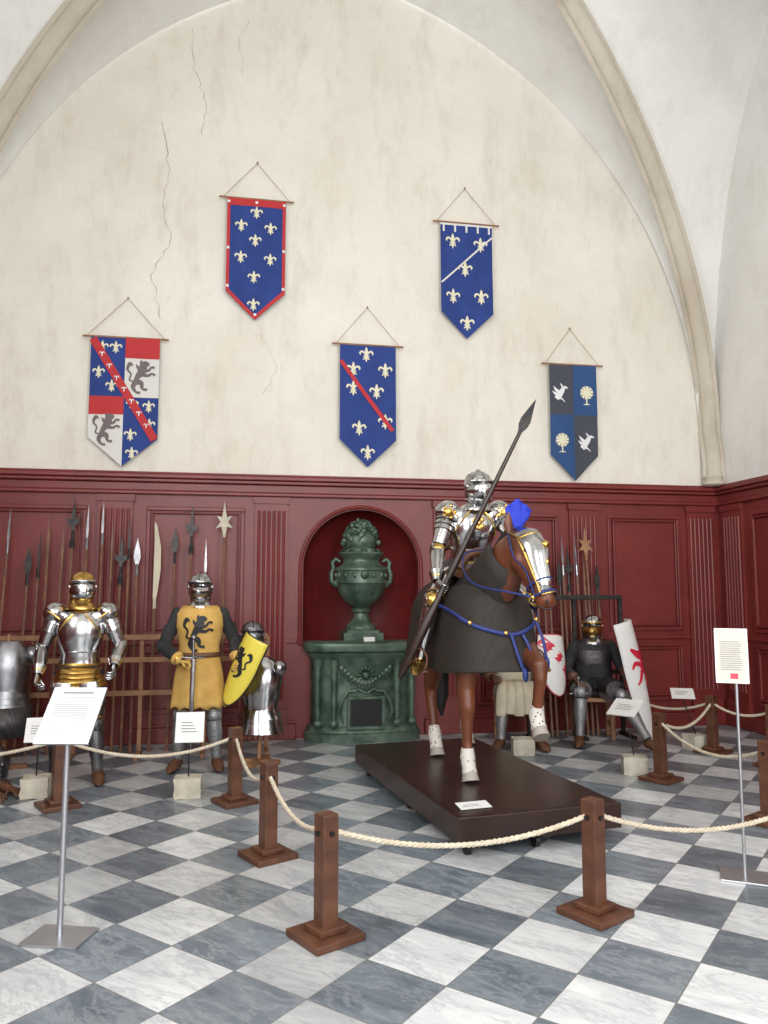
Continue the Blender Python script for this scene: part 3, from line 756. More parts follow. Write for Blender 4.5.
knight(g,stand_J(wrR=(-.13,-.27,.98),elR=(-.31,-.06,1.10),hdR=(.9,-.3,-.1),hnR=(0,-.2,-1),wrL=(.34,-.12,.98),elL=(.31,.04,1.14),hdL=(.2,-.6,-.4),hrot=(0,0,-4)),
   dict(arm=M_black,leg=M_mailL,glove=M_yel,pauldron=0,cuirass=0,fauld=0,shoe=M_leather,body=M_black,curlR=75,hk='armet'))
def tabr(z):
    t=[(1.46,.15,.11),(1.40,.215,.145),(1.28,.21,.175),(1.10,.175,.15),(1.0,.18,.15),(.85,.21,.17),(.6,.24,.185),(.56,.245,.187)]
    for i in range(len(t)-1):
        if t[i][0]>=z>=t[i+1][0]:
            f=(t[i][0]-z)/(t[i][0]-t[i+1][0]); return t[i][1]*(1-f)+t[i+1][1]*f,t[i][2]*(1-f)+t[i+1][2]*f
    return t[-1][1:] if z<.6 else t[0][1:]
b=B(); rows=[]
for j in range(26):
    z=1.46-.90*j/25; a_,b__=tabr(z); fl_=max(0,(1.05-z))*.08
    row=[]
    for k in range(49):
        a=2*math.pi*k/48; r=1+fl_*math.sin(a*9+z*2)
        row.append(b.verts.new((a_*r*math.cos(a),b__*r*math.sin(a),z+ (.015*math.sin(a*12) if j==25 else 0))))
    rows.append(row)
grid(b,rows); bmesh.ops.remove_doubles(b,verts=b.verts,dist=.0005); g.add('tabard',b,M_yel,True,80,solid=.005)
def tmap(u,v,e=0):
    a_,b__=tabr(v); return V((u,-b__*math.sqrt(max(0,1-(u/a_)**2))*(1+max(0,1.05-v)*.05)-.010-e,v))
b=B(); emblem(b,LION,0,1.22,.165,tmap,-1); g.add('lion_emblem',b,M_blackp,False,solid=.003)
b=B(); loft(b,[(0,0,1.045),(0,0,1.02),(0,0,1.0)],[(.183,.158)]*3,n=28,cap=False); g.add('sword_belt',b,M_leather,solid=.01)
b=B()
loft(b,[(-.02,-.33,1.17),(-.02,-.33,1.02)],[.014,.012],n=10); ell(b,(-.02,-.33,1.19),(.025,.025,.025)); loft(b,[(-.12,-.33,1.015),(-.02,-.33,1.02),(.08,-.33,1.015)],[.010,.012,.010],n=8)
g.add('sword_hilt',b,M_steel2)
b=B(); loft(b,[(-.02,-.33,1.01),(-.03,-.34,.3),(-.03,-.34,.22)],[(.022,.007),(.016,.005),(.003,.002)],n=8); g.add('sword_blade',b,M_steel)
def shield(g,w,h,mp_,mats,E,es,rim=M_dark,kite=1,em=None):
    def prof(t): return w*(1 if t<.35 else math.sqrt(max(0,1-((t-.35)/.65)**2))**(1.0 if kite else .8)*1.0)
    def srf(x,z,o=0): return V((x,1.1*x*x/w*.5-o+.10*(z/h)**2,z))
    b=B(); rows=[]
    for j in range(25):
        t=j/24; hw_=max(prof(t),.004); z=h*.45-h*t
        rows.append([b.verts.new(srf(-hw_+2*hw_*k/12,z+ (.04*w*math.cos(math.pi*(k/12-.5)) if t<.05 else 0))) for k in range(13)])
    grid(b,rows); g.add('shield_board',b,mats,True,60,solid=.012)
    b=B(); L=[srf(-max(prof(j/24),.004),h*.45-h*j/24) for j in range(25)]; Rr=[srf(max(prof(j/24),.004),h*.45-h*j/24) for j in range(25)]
    pts=L+Rr[::-1]; loft(b,pts,[.008]*len(pts),side=(0,1,0),n=6); top=[srf(-w+2*w*k/8,h*.45+.04*w*math.cos(math.pi*(k/8-.5))) for k in range(9)]; loft(b,top,[.008]*9,side=(0,1,0),n=6)
    g.add('shield_rim',b,rim)
    if E:
        b=B(); emblem(b,E,0,h*.08,es,lambda u,v,e=0:srf(u,v,.012+e)); g.add('shield_charge',b,em or M_blackp,False,solid=.003)
t=Grp('yellow_lion_shield',(.35,-.20,.92),parent=g,rot=(R(-8),R(22),R(-50)))
shield(t,.16,.66,None,M_yelS,LION,.14)
g=Grp('breastplate_on_stand',(-1.16,7.35,0),-15)
b=B(); loft(b,[(0,0,.42),(0,0,.50),(0,0,.62),(0,0,.80),(0,0,.92),(0,0,.98)],[(.21,.15),(.16,.13),(.18,.15),(.21,.165),(.17,.12),(.10,.08)],n=28,pw=.85)
for k in range(4): seg(b,(0,0,.50-.05*k),(0,0,.44-.05*k),[(0,.17+.012*k,.14+.008*k),(1,.195+.012*k,.16+.008*k)],n=24)
g.add('cuirass',b,M_steel,True,50)
b=B(); 
for sx in (-1,1):
    ell(b,(sx*.19,0,.88),(.07,.08,.07))
g.add('pauldrons',b,M_steel,True,50)
b=B(); cyl(b,(0,0,0.02),(0,0,1.05),.02); box(b,(0,0,.02),(.4,.06,.04)); box(b,(0,0,.02),(.06,.4,.04)); g.add('wood_stand',b,M_woodL)
b=B()
for k in range(22): a=2*math.pi*k/22; box(b,(.19*math.cos(a),.15*math.sin(a),.28),(.02,.01,.07),(0,0,math.degrees(a)+90))
g.add('fringe',b,M_leather,False)
helmet(g,(-.10,.02,1.17),(0,0,30),M_steel2,M_steel2,'bascinet')
g=Grp('breastplate_on_stand',(-3.42,7.1,0),20)
b=B(); loft(b,[(0,0,.62),(0,0,.72),(0,0,.9),(0,0,1.06),(0,0,1.14)],[(.19,.15),(.16,.13),(.2,.165),(.17,.12),(.10,.08)],n=28,pw=.85)
for k in range(4): seg(b,(0,0,.70-.05*k),(0,0,.64-.05*k),[(0,.17+.012*k,.14+.008*k),(1,.195+.012*k,.16+.008*k)],n=24)
for sx in (-1,1): ell(b,(sx*.20,0,1.02),(.085,.09,.08))
g.add('cuirass',b,M_steel2,True,50)
b=B(); loft(b,[(0,0,.56),(0,0,.3)],[(.22,.18),(.24,.2)],n=24,cap=False); g.add('mail_skirt',b,M_mail,solid=.008)
b=B(); cyl(b,(0,0,0.02),(0,0,1.2),.02); box(b,(0,0,.02),(.4,.06,.04)); box(b,(0,0,.02),(.06,.4,.04)); g.add('wood_stand',b,M_woodL)
g=Grp('helmet_on_floor',(-3.18,6.45,.185),-20)
helmet(g,(0,0,.0),(0,0,0),M_steel2,M_steel2,'armet')
g=Grp('leather_gauntlet',(-3.0,6.12,0),40)
b=B(); hand(b,(0,0,.05),(0,-1,0),(0,0,-1),1,25); loft(b,[(0,.2,.055),(0,.1,.05),(0,0,.05)],[(.06,.045),(.05,.04),(.035,.03)],n=12); hand(b,(.12,.04,.05),(.3,-1,0),(0,0,-1),-1,25); loft(b,[(.06,.24,.055),(.1,.14,.05),(.12,.04,.05)],[(.06,.045),(.05,.04),(.035,.03)],n=12)
g.add('gauntlet_pair',b,M_leather)
# ================================================================ SEATED KNIGHTS
def seat_J(**k):
    J=dict(pel=(0,0,.55),chest=(0,-.02,.86),neck=(0,-.03,1.05),head=(0,-.06,1.18))
    for s,sx in (('L',1),('R',-1)):
        J['sh'+s]=(sx*.20,-.02,1.0);J['el'+s]=(sx*.31,-.08,.74);J['wr'+s]=(sx*.25,-.32,.70)
        J['hip'+s]=(sx*.10,-.03,.52);J['kn'+s]=(sx*.20,-.44,.53);J['an'+s]=(sx*.22,-.46,.10);J['toe'+s]=(sx*.27,-.68,.03)
    J.update(k); return J
def stool(g):
    b=B(); box(b,(0,.02,.42),(.44,.36,.04))
    for sx in (-1,1):
        for sy in (-1,1): box(b,(sx*.18,.02+sy*.14,.20),(.045,.045,.40))
        box(b,(sx*.18,.02,.15),(.03,.28,.04))
    g.add('wooden_stool',b,M_woodL,False,bevel=.004)
g=Grp('seated_knight',(2.30,8.62,0),-6)
knight(g,seat_J(elR=(-.30,-.12,.74),wrR=(-.24,-.34,.66),hdR=(.3,-.6,-.6),knL=(.22,-.42,.50),anL=(.40,-.74,.12),toeL=(.52,-.92,.04),wrL=(.30,-.30,.74),hrot=(4,0,-12)),
   dict(arm=M_black,leg=M_mailL,torso=M_mail,glove=M_leather,pauldron=0,fauld=0,shoe=M_leather,body=M_black,helm=M_steel,visor=M_gold,hk='armet',belt=M_leather,trim=M_steel2))
b=B(); loft(b,[(0,0,1.06),(0,-.01,1.0),(0,-.01,.8),(0,0,.6),(0,-.08,.52)],[(.12,.1),(.215,.15),(.20,.165),(.20,.16),(.23,.22)],n=24); g.add('black_surcoat',b,M_black)
b=B()
for sx in (-1,1): loft(b,[(sx*.1,-.02,.56),(sx*.15,-.2,.57),(sx*.18,-.36,.56)],[(.13,.11),(.125,.10),(.11,.09)],n=14)
g.add('mail_skirt',b,M_mail)
b=B(); cyl(b,(-.215,-.42,.66),(-.215,-.42,.52),.013); ell(b,(-.215,-.42,.68),(.024,.024,.024)); cyl(b,(-.31,-.42,.52),(-.12,-.42,.52),.010); g.add('sword_hilt',b,M_steel2)
b=B(); loft(b,[(-.215,-.42,.52),(-.24,-.44,.1),(-.24,-.44,.0)],[(.022,.006),(.017,.005),(.004,.002)],n=8); g.add('sword_blade',b,M_dark)
stool(g)
g=Grp('white_knight_shield',(2.70,8.15,.72),0,rot=(R(-8),R(-7),R(58)))
shield(g,.21,1.26,None,M_whitep,[([(-.6,.9),(-.2,.55),(.2,.6),(.6,.9)],[.1,.4,.35,.05]),([(0,.6),(.1,.2),(-.2,-.3)],[.4,.45,.2]),([(.1,.2),(.5,.1),(.75,-.25)],[.25,.2,.05]),([(-.1,.0),(-.5,.2),(-.7,-.05)],[.2,.2,.05]),([(-.1,-.2),(.3,-.5),(.1,-.95)],[.2,.18,.05]),([(-.2,-.2),(-.4,-.6),(-.6,-.8)],[.2,.15,.05])],.22,M_whitep,1,M_redp)
g=Grp('seated_knight_in_cream_surcoat',(1.40,8.45,0),-4)
knight(g,seat_J(knR=(-.16,-.42,.53),anR=(-.18,-.46,.1),knL=(.16,-.42,.53),anL=(.2,-.52,.1)),
   dict(arm=M_mail,leg=M_mailL,torso=M_cream,glove=M_leather,pauldron=0,fauld=0,shoe=M_leather,body=M_mail,belt=M_leather,trim=M_steel2))
b=B(); loft(b,[(0,0,1.06),(0,-.01,1.0),(0,-.01,.8),(0,0,.6),(0,-.08,.52)],[(.12,.1),(.215,.15),(.20,.165),(.20,.16),(.23,.22)],n=24)
for k in range(5):
    x=-.17+.085*k
    loft(b,[(x*.8,-.2,.60),(x*.9,-.40,.62),(x,-.50,.56),(x*1.05,-.53,.42),(x*1.1,-.53,.34+.02*(k%2))],[(.055,.05),(.055,.05),(.055,.035),(.055,.03),(.05,.02)],n=10)
g.add('cream_surcoat',b,M_cream)
stool(g)
g=Grp('red_white_shield',(1.83,8.15,.85),0,rot=(R(-8),R(6),R(35)))
shield(g,.20,.62,None,M_whitep,[([(-.9,.9),(.9,-.9)],[.5,.5])],.2,M_redp,1,M_redp)
# ================================================================ WEAPON RACKS + POLEARMS
def blade(b,p,d,pts,th=.008,side=(1,0,0)):
    d=V(d).normalized(); s=V(side); s=(s-d*s.dot(d)).normalized(); n=s.cross(d)
    prism(b,[V(p)+s*u+d*v for u,v in pts],n*th)
HEADS={
'spear':[(0.012,0),(.035,.09),(.028,.16),(0,.30),(-.028,.16),(-.035,.09),(-.012,0)],
'thin':[(.008,0),(.013,.1),(0,.38),(-.013,.1),(-.008,0)],
'ranseur':[(.012,0),(.015,.06),(.055,.10),(.07,.17),(.045,.14),(.02,.13),(.018,.2),(0,.38),(-.018,.2),(-.02,.13),(-.045,.14),(-.07,.17),(-.055,.10),(-.015,.06),(-.012,0)],
'glaive':[(.015,0),(.03,.1),(.050,.3),(.045,.55),(.0,.78),(-.03,.82),(-.02,.6),(-.02,.3),(-.02,0)],
'star':[(.014,-.08),(.03,.02),(.09,0),(.04,.07),(.08,.14),(.025,.12),(.0,.30),(-.025,.12),(-.08,.14),(-.04,.07),(-.09,0),(-.03,.02),(-.014,-.08)]}
kind_names={'spear':'spear','thin':'pike','ranseur':'ranseur','glaive':'glaive','star':'partisan'}
def polearm(x,ztip,kind,m=M_steel2,base=-.42,pm=M_pole):
    g=Grp(kind_names[kind],RL,RA)
    L={'spear':.30,'thin':.38,'ranseur':.38,'glaive':.82,'star':.30}[kind]
    d=V((random.uniform(-.01,.01),(-.16-base)/2.3,1)).normalized()
    p0=V((x,base,0)); zt=ztip-L; p1=p0+d*(zt/d.z)
    b=B(); cyl(b,p0,p1,.016,.014,n=8); g.add('shaft',b,pm)
    b=B(); cyl(b,p1-d*.10,p1+d*.02,.018,.014,n=8); blade(b,p1,d,HEADS[kind]); g.add('blade',b,m,False)
    if kind=='ranseur':
        b=B(); 
        for k in range(8):
            a=R(45*k); loft(b,[p1-d*.06,p1-d*.10+V((.02*math.cos(a),.02*math.sin(a),0)),p1-d*.17+V((.022*math.cos(a),.022*math.sin(a),0))],[.006,.009,.004],n=6)
        g.add('tassel',b,M_black)
for x,z,k,m in [(-3.72,2.3,'spear',M_dark),(-3.52,2.45,'thin',M_steel2),(-3.29,2.05,'spear',M_dark),(-3.10,2.40,'thin',M_pole),(-2.88,2.58,'ranseur',M_dark),(-2.74,2.50,'thin',M_steel2),(-2.57,2.55,'thin',M_steel2),(-2.39,2.2,'ranseur',M_dark),(-2.21,2.15,'spear',M_steel2),
  (-2.03,2.33,'glaive',M_cream),(-1.86,2.28,'spear',M_dark),(-1.70,2.53,'ranseur',M_dark),(-1.33,2.56,'star',M_stone),
  (-3.19,2.2,'thin',M_dark),(-2.99,2.3,'thin',M_pole),(-2.48,2.35,'thin',M_pole),(-2.30,2.4,'thin',M_dark),(-1.52,2.15,'thin',M_steel2)]:
    polearm(x,z,k,m)
for x,z,k,m in [(2.02,2.25,'thin',M_steel2),(2.16,2.05,'spear',M_dark),(2.30,2.15,'thin',M_steel2),(2.42,1.95,'spear',M_dark),(2.54,2.12,'ranseur',M_dark),(2.66,2.25,'thin',M_steel2),(2.78,2.35,'star',M_woodL),(2.90,1.9,'spear',M_dark),
  (2.24,2.3,'thin',M_steel),(2.48,2.25,'thin',M_steel2),(2.72,2.0,'thin',M_pole)]:
    polearm(x,z,k,m,-.38)
def rack(name,x0,x1,zs,m,y=-.27,np_=4,th=.04):
    g=Grp(name,RL,RA); b=B()
    for z in zs: box(b,((x0+x1)/2,y-.04,z),(x1-x0,.025,.05)); 
    for k in range(np_):
        x=x0+(x1-x0)*k/(np_-1); box(b,(x,y,zs[0]/2),(th,.04,zs[0])); box(b,(x,y-.1,.02),(th,.34,.04))
    g.add('frame',b,m,False,bevel=.003)
rack('wooden_weapon_rack',-3.95,-.88,(1.14,.92,.60),M_woodL,-.56,6)
rack('black_weapon_rack',1.95,3.05,(1.52,.7),M_dark,-.44,3)
# ================================================================ PLATFORM
g=Grp('rolling_display_platform',(.44,4.748,0),0,rot=(0,0,R(17.5)))
W_,L_=1.13,2.31
b=B(); box(b,(W_/2,L_/2,.17),(W_,L_,.155)); g.add('deck',b,M_plat,False,bevel=.006)
b=B(); box(b,(W_/2,L_/2,.2485),(W_-.05,L_-.05,.002)); g.add('deck_top',b,M_plat,False)
b=B()
for x in (.1,W_/2,W_-.1):
    for y in (.1,L_/2,L_-.1):
        loft(b,[(x-.015,y,.042),(x+.015,y,.042)],[.042,.042],side=(0,1,0),n=16); box(b,(x,y,.08),(.05,.06,.03))
g.add('caster_wheels',b,M_dark)
g=Grp('label_card',(.56,4.98,.2505),18)
b=B(); box(b,(0,0,.012),(.21,.10,.004),(8,0,0)); g.add('card',b,M_paper,False)
b=B(); box(b,(0,.0,.0045),(.18,.06,.009)); g.add('block',b,M_woodL,False)
b=B(); box(b,(-.02,0,.0145),(.10,.006,.001),(8,0,0)); box(b,(-.02,-.02,.0118),(.13,.004,.001),(8,0,0)); g.add('text_lines',b,M_ink,False)
# ================================================================ HORSE + RIDER
HZ=.2515
H=Grp('caparisoned_war_horse',(.69,6.25,HZ),11.5)
b=B()
loft(b,[(0,-.72,1.10),(0,-.64,1.10),(0,-.47,1.10),(0,-.1,1.08),(0,.25,1.10),(0,.5,1.16),(0,.7,1.20),(0,.82,1.18)],
 [(.10,.13),(.20,.24),(.26,.32),(.29,.32),(.29,.31),(.285,.28),(.23,.23),(.10,.12)],n=24)
loft(b,[(0,-.38,1.20),(.005,-.56,1.35),(.02,-.71,1.48),(.04,-.82,1.59),(.055,-.91,1.655)],[(.2,.30),(.155,.25),(.125,.205),(.102,.165),(.085,.12)],n=20)
HS_=V((.86,.5,0)).normalized()
HP=[(.050,-.90,1.715),(.075,-.965,1.665),(.095,-1.02,1.57),(.11,-1.08,1.47),(.125,-1.13,1.385),(.137,-1.17,1.31),(.146,-1.19,1.255),(.15,-1.20,1.225)]
HRd=[(.070,.075),(.090,.130),(.093,.148),(.073,.110),(.060,.083),(.060,.078),(.053,.064),(.03,.038)]
loft(b,HP,HRd,side=HS_,n=20)
def hpt(i,a,c,dz=0):
    """point on the head: a = lateral, c = towards the front of the face"""
    p=V(HP[i]); t=(V(HP[min(i+1,7)])-V(HP[max(i-1,0)])).normalized(); s_=(HS_-t*HS_.dot(t)).normalized(); return p+s_*a-s_.cross(t)*c+V((0,0,dz))
LEG=[
 ([(-.18,-.46,1.08),(-.2,-.50,.92),(-.2,-.51,.78),(-.2,-.51,.64),(-.2,-.535,.50),(-.2,-.53,.42),(-.2,-.53,.27),(-.2,-.535,.16),(-.2,-.565,.09),(-.2,-.58,.05)],[.13,.108,.088,.068,.063,.048,.038,.046,.042,.048]),
 ([(.18,-.48,1.06),(.2,-.58,.96),(.2,-.70,.90),(.2,-.82,.86),(.2,-.93,.82),(.2,-.935,.74),(.2,-.89,.60),(.2,-.855,.50),(.2,-.88,.43),(.2,-.90,.40)],[.13,.108,.088,.070,.064,.048,.038,.046,.042,.048]),
 ([(-.15,.56,1.12),(-.18,.45,.95),(-.2,.35,.80),(-.2,.40,.66),(-.2,.485,.53),(-.2,.47,.44),(-.2,.40,.27),(-.2,.36,.16),(-.2,.32,.09),(-.2,.30,.05)],[.19,.17,.12,.080,.062,.050,.040,.047,.043,.048]),
 ([(.15,.6,1.12),(.17,.62,.95),(.19,.56,.80),(.19,.68,.66),(.19,.81,.53),(.19,.81,.44),(.19,.77,.27),(.19,.745,.16),(.19,.71,.09),(.19,.695,.05)],[.19,.17,.12,.080,.062,.050,.040,.047,.043,.048])]
for P,Q in LEG: loft(b,P,[(r*.97,r*1.12) for r in Q],n=14)
for sx in (-1,1):
    ell(b,hpt(2,sx*.082,.055),(.022,.026,.022)); ell(b,hpt(6,sx*.038,.035),(.02,.024,.024)); ell(b,hpt(2,sx*.055,-.05),(.045,.07,.07))
H.add('body',b,M_bay,remesh=.012,smooth_it=5)
b=B()
for P,Q in LEG:
    a=lerp(P[6],P[7],.45)
    loft(b,[a]+[V(p) for p in P[7:]],[(.044,.049)]+[(r*1.08+.004,r*1.16+.004) for r in Q[7:]],n=16)
H.add('white_socks',b,M_sock)
b=B()
for i,(P,Q) in enumerate(LEG):
    p=V(P[-1]); d=(p-V(P[-2])).normalized()
    if i==1: loft(b,[p-d*.005,p+V((0,-.035,-.05))],[(.050,.054),(.060,.066)],n=16)
    else: loft(b,[p+V((0,0,.012)),V((p.x,p.y-.022,0.0))],[(.050,.054),(.063,.071)],n=16)
H.add('hooves',b,M_hoof)
b=B()
for sx in (-1,1):
    ell(b,hpt(2,sx*.093,.060),(.017,.019,.016),n=10); ell(b,hpt(6,sx*.048,.045),(.010,.012,.014),n=8)
    L=[hpt(6,sx*.056,-.018),hpt(6,sx*.050,.0,-.02),hpt(7,sx*.034,.012,-.004),hpt(7,0,.034,-.006)]
    loft(b,L,[.0035]*4,side=(0,.3,1),n=6)
H.add('eyes_nostrils_and_mouth',b,M_gdark)
b=B()
for sx in (-1,1):
    e0=hpt(0,sx*.055,0,.03); loft(b,[e0,e0+V((sx*.01,0,.05)),e0+V((sx*.012,-.01,.10)),e0+V((sx*.008,-.015,.14))],[(.025,.018),(.034,.02),(.024,.013),(.004,.004)],n=12)
H.add('ears',b,M_bay)
b=B(); loft(b,[(0,.80,1.30),(0,.90,1.22),(0,.96,1.0),(0,.93,.7),(0,.88,.4),(0,.86,.22)],[.035,.05,.08,.09,.07,.01],n=14); H.add('tail',b,M_hair)
b=B()
for k in range(13):
    t=k/12; p=lerp((0,-.42,1.52),(.04,-.83,1.78),t)+V((0,-.02*math.sin(t*3.1),.04*math.sin(t*3.1))); loft(b,[p,p+V((.02,.03,.01)),p+V((.06,.05,-.06))],[(.02,.03),(.018,.028),(.004,.008)],n=8)
H.add('mane',b,M_hair)
# caparison
b=B(); rows=[]
CS=[(-.790,.0005,1.20),(-.785,.10,1.27),(-.755,.19,1.34),(-.70,.25,1.39),(-.60,.295,1.43),(-.5,.32,1.46),(-.3,.335,1.45),(0,.345,1.43),(.3,.35,1.43),(.55,.35,1.47),(.75,.31,1.45),(.87,.2,1.40),(.90,.04,1.36)]
for j,(y,w,zt) in enumerate(CS):
    row=[]
    n=40
    for k in range(n+1):
        u=k/n
        zc=1.12; hm=.76; fe=0 if j==0 else .02
        if u<.3: 
            f=u/.3; z=hm+(zc-hm)*f; x=-w*(1.08-.08*f)-(1-f)*fe; rp_=1-f
        elif u>.7:
            f=(1-u)/.3; z=hm+(zc-hm)*f; x=w*(1.08-.08*f)+(1-f)*fe; rp_=1-f
        else:
            a=math.pi*(1-(u-.3)/.4); x=w*math.cos(a); z=zc+(zt-zc)*math.sin(a); rp_=0
        wv=.020*math.sin(y*26+(0 if x<0 else 2))*rp_
        z+=.025*math.sin(y*5)*rp_
        yy=y-(.03*rp_ if j<3 else 0)
        row.append(b.verts.new((x*(1+wv*2.5),yy,z)))
    rows.append(row)
grid(b,rows); bmesh.ops.remove_doubles(b,verts=b.verts,dist=.002); H.add('mail_caparison',b,M_capm,True,80,subsurf=1,solid=.008)
b=B()
loft(b,[(0,-.36,1.22),(.003,-.50,1.33),(.01,-.62,1.44),(.022,-.72,1.535),(.035,-.79,1.605)],[(.24,.34),(.195,.29),(.160,.25),(.138,.215),(.122,.185)],n=26,cap=False,a0=-60,a1=240)
H.add('mail_crinet',b,M_capm,True,80,solid=.006)
def shell(b,P,Q,k=1.12,a0=205,a1=335): loft(b,P,[(r[0]*k+.004,r[1]*k+.004) for r in Q],side=HS_,a0=a0,a1=a1,n=16,cap=False)
b=B(); shell(b,HP[0:6],HRd[0:6],1.12,200,340); H.add('chanfron_plate',b,M_steel,True,50,solid=.005)
b=B()
for i in (1,5): 
    p=V(HP[i]); q=p+(V(HP[min(i+1,7)])-p).normalized()*.012
    loft(b,[p,q],[(HRd[i][0]*1.12+.009,HRd[i][1]*1.12+.009)]*2,side=HS_,a0=200,a1=340,n=16,cap=False)
for aa in (200,340):
    L=[]
    for i in range(0,6): L.append(hpt(i,(HRd[i][0]*1.12+.006)*math.cos(R(aa)),-(HRd[i][1]*1.12+.006)*math.sin(R(aa))))
    loft(b,L,[.006]*6,side=(0,1,0),n=6)
ell(b,hpt(2,0,.165),(.028,.026,.028)); ell(b,hpt(3,0,.125),(.014,.014,.022))
H.add('chanfron_gold',b,M_gold,solid=.002)
b=B(); pb=hpt(0,0,.045,.0)
for k in range(9):
    a=R(-70+k*17.5); s_=math.sin(a)
    q=[V((0,0,0)),V((.03*s_,0,.07)),V((.06*s_+.005,.005,.15-.03*abs(s_))),V((.085*s_+.012,.02+.01*(k%3),.225-.06*abs(s_))),V((.10*s_+.025,.04,.235-.09*abs(s_)))]
    loft(b,[pb+w_ for w_ in q],[(.006,.006),(.022,.014),(.028,.016),(.026,.014),(.006,.005)],n=10)
H.add('blue_plume',b,M_plume)
def strap(b,pts,r=(.014,.005),side=(1,0,0)):
    P,_=spl([tuple(p) for p in pts],[1]*len(pts),6); loft(b,P,[r]*len(P),side=side,n=8)
b=B()
def hring(i,k=1.18):
    pts=[hpt(i,math.cos(a)*(HRd[i][0]*k+.006),math.sin(a)*(HRd[i][1]*k+.006)) for a in [2*math.pi*q/20 for q in range(21)]]
    loft(b,pts,[.008]*21,side=(0,.5,1),n=6)
hring(4,1.1);hring(5,1.14)
for sx in (-1,1):
    strap(b,[hpt(0,sx*.085,.02),hpt(1,sx*.105,-.02),hpt(2,sx*.110,-.03),hpt(3,sx*.088,0),hpt(5,sx*.068,-.02)],(.009,.005),(0,1,0))
strap(b,[hpt(5,-.066,-.03),(-.08,-1.04,1.34),(-.20,-.82,1.38),(-.24,-.64,1.47),(-.18,-.47,1.62),(.06,-.42,1.665)],(.007,.005),(0,0,1))
strap(b,[hpt(5,.066,-.03),(.22,-.98,1.38),(.23,-.74,1.46),(.18,-.48,1.62)],(.007,.005),(0,0,1))
strap(b,[(-.36,-.35,1.24),(-.325,-.60,1.19),(-.25,-.735,1.12),(-.12,-.805,1.07),(.06,-.815,1.04),(.2,-.79,1.09),(.31,-.64,1.18),(.36,-.35,1.24)],(.014,.006),(0,0,1))
strap(b,[(.12,-.80,1.06),(.17,-.83,.95),(.22,-.83,.80)],(.012,.006)); strap(b,[(.04,-.815,1.05),(.08,-.835,.9),(.13,-.845,.76)],(.012,.006)); strap(b,[(.26,-.74,1.13),(.30,-.77,.98),(.32,-.77,.84)],(.012,.006))
for p in [(.22,-.835,.79),(.13,-.845,.76),(.32,-.775,.83)]: ell(b,p,(.022,.018,.05),n=10)
H.add('blue_bridle_and_straps',b,M_blueS)
b=B()
for p in [(.0,-.825,1.05),(-.24,-.755,1.12),(.26,-.74,1.14),tuple(hpt(5,.07,-.03)),tuple(hpt(5,-.07,-.03))]: ell(b,p,(.018,.012,.018),n=10)
H.add('brass_bosses',b,M_gold)
# saddle
b=B()
loft(b,[(0,-.26,1.47),(0,-.20,1.50),(0,0,1.46),(0,.22,1.50),(0,.30,1.56)],[(.20,.05),(.24,.06),(.27,.05),(.24,.06),(.18,.05)],n=20)
loft(b,[(-.16,-.26,1.52),(-.1,-.27,1.62),(0,-.27,1.65),(.1,-.27,1.62),(.16,-.26,1.52)],[.035]*5,side=(0,1,0),n=10)
loft(b,[(-.18,.30,1.52),(-.13,.33,1.70),(0,.34,1.75),(.13,.33,1.70),(.18,.30,1.52)],[.035]*5,side=(0,1,0),n=10)
H.add('saddle',b,M_leather)
# rider
Rd=Grp('mounted_knight_rider',(.69,6.25,HZ),11.5)
JR=dict(pel=(.01,.04,1.56),chest=(.02,-.01,1.85),neck=(.035,-.04,2.03),head=(.055,-.09,2.15),
 shL=(.24,-.02,1.98),elL=(.30,-.20,1.75),wrL=(.15,-.38,1.62),hdL=(-.5,-.7,.1),hnL=(0,.2,-1),thL=-1,
 shR=(-.18,-.02,1.97),elR=(-.29,-.10,1.67),wrR=(-.355,-.30,1.42),hdR=(.15,-.7,-.55),hnR=(1,0,-.2),thR=-1,
 hipL=(.14,0,1.50),knL=(.40,-.26,1.26),anL=(.44,-.20,.82),toeL=(.50,-.40,.74),
 hipR=(-.12,0,1.50),knR=(-.38,-.28,1.27),anR=(-.47,-.22,.84),toeR=(-.56,-.42,.74),hrot=(6,0,8))
knight(Rd,JR,dict(curlR=70,curlL=70,goldjoint=1,belt=M_gold,body=M_mail,shoe=M_gold,hk='bascinet',fl=.14,edge=1))
b=B()
for sx,sh in ((1,JR['shL']),(-1,JR['shR'])):
    ell(b,V(sh)+V((sx*.02,-.085,.0)),(.05,.03,.045),n=14)
    for k in range(5): a=R(72*k); ell(b,V(sh)+V((sx*.02+.05*math.cos(a),-.105,.05*math.sin(a))),(.014,.01,.014),n=8)
for k in range(9):
    a=R(40*k); ell(b,(.03+.035*math.cos(a)*(k>0),-.172,1.88+.04*math.sin(a)*(k>0)),(.022,.008,.022),n=8)
Rd.add('gilt_ornament',b,M_gold)
b=B()
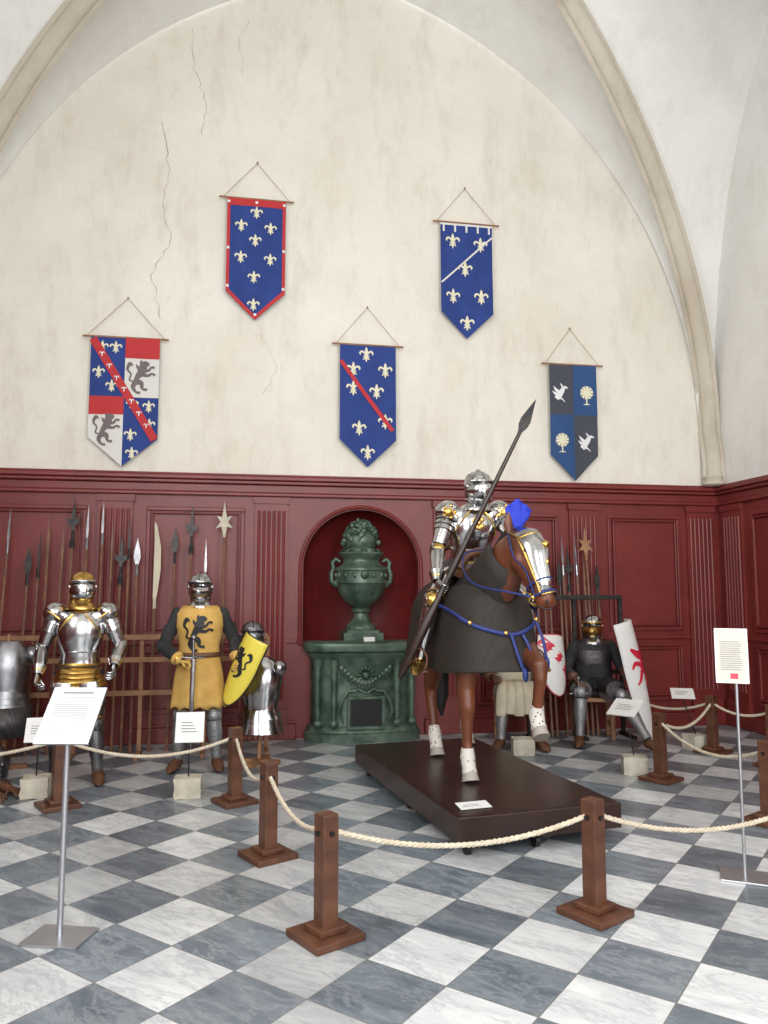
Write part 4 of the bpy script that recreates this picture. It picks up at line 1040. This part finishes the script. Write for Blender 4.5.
for sx,an in ((1,JR['anL']),(-1,JR['anR'])):
    p=V(an)+V((sx*.02,-.08,-.09)); pts=[p+V((.055*math.cos(a),0,.075+.085*math.sin(a))) for a in [2*math.pi*q/16 for q in range(17)]]
    loft(b,pts,[.008]*17,side=(0,1,0),n=6); box(b,p+V((0,0,-.005)),(.10,.06,.012))
    strap(b,[p+V((0,0,.16)),(sx*.40,-.05,1.2),(sx*.26,0,1.45)],(.015,.005),(0,1,0))
Rd.add('stirrups',b,M_leather)
Ln=Grp('war_lance',(.69,6.25,HZ),11.5)
lb=V((-.64,-.278,.70)); lt=V((.351,-.582,2.78)); ld=(lt-lb).normalized(); LL=(lt-lb).length
b=B(); loft(b,[lb,lb+ld*.06,lb+ld*.50,lb+ld*.68,lb+ld*.78,lb+ld*.9,lb+ld*1.1,lb+ld*(LL-.30)],[.018,.034,.038,.022,.017,.028,.022,.015],side=(0,1,0),n=12); Ln.add('shaft',b,M_plat)
b=B(); blade(b,lb+ld*(LL-.34),ld,[(.014,0),(.016,.08),(.038,.13),(.042,.18),(.0,.36),(-.042,.18),(-.038,.13),(-.016,.08),(-.014,0)],.014); Ln.add('blade',b,M_dark,False,bevel=.004)
# ================================================================ LIGHT
def area(name,loc,rot,sx,sy,e,col=(1,1,1)):
    l=bpy.data.lights.new(name,'AREA'); l.shape='RECTANGLE'; l.size=sx; l.size_y=sy; l.energy=e; l.color=col
    o=bpy.data.objects.new(name,l); sc.collection.objects.link(o); o.location=loc; o.rotation_euler=rot
area('window_light_1',rw(HW-2.5,-DEP+.1,3.9),(R(90),0,R(RA)),2.3,5.6,325,(.97,.985,1))
area('window_light_2',rw(HW-6.7,-DEP+.1,3.9),(R(90),0,R(RA)),2.3,5.6,325,(.97,.985,1))
area('window_light_3',rw(-HW+.1,-DEP+4.2,5.1),(R(90),0,R(RA-90)),2.3,4,285,(.97,.985,1))
w=bpy.data.worlds.new('sky'); sc.world=w; w.use_nodes=True
w.node_tree.nodes['Background'].inputs[0].default_value=(.85,.92,1,1); w.node_tree.nodes['Background'].inputs[1].default_value=1.5
# ================================================================ CAMERA
cd=bpy.data.cameras.new('camera'); cam=bpy.data.objects.new('camera',cd); sc.collection.objects.link(cam)
cam.location=(0,0,1.6); cam.rotation_euler=(R(90+5.8),0,0); cd.lens=36*770/1024; cd.sensor_width=36; cd.clip_start=.05
sc.camera=cam
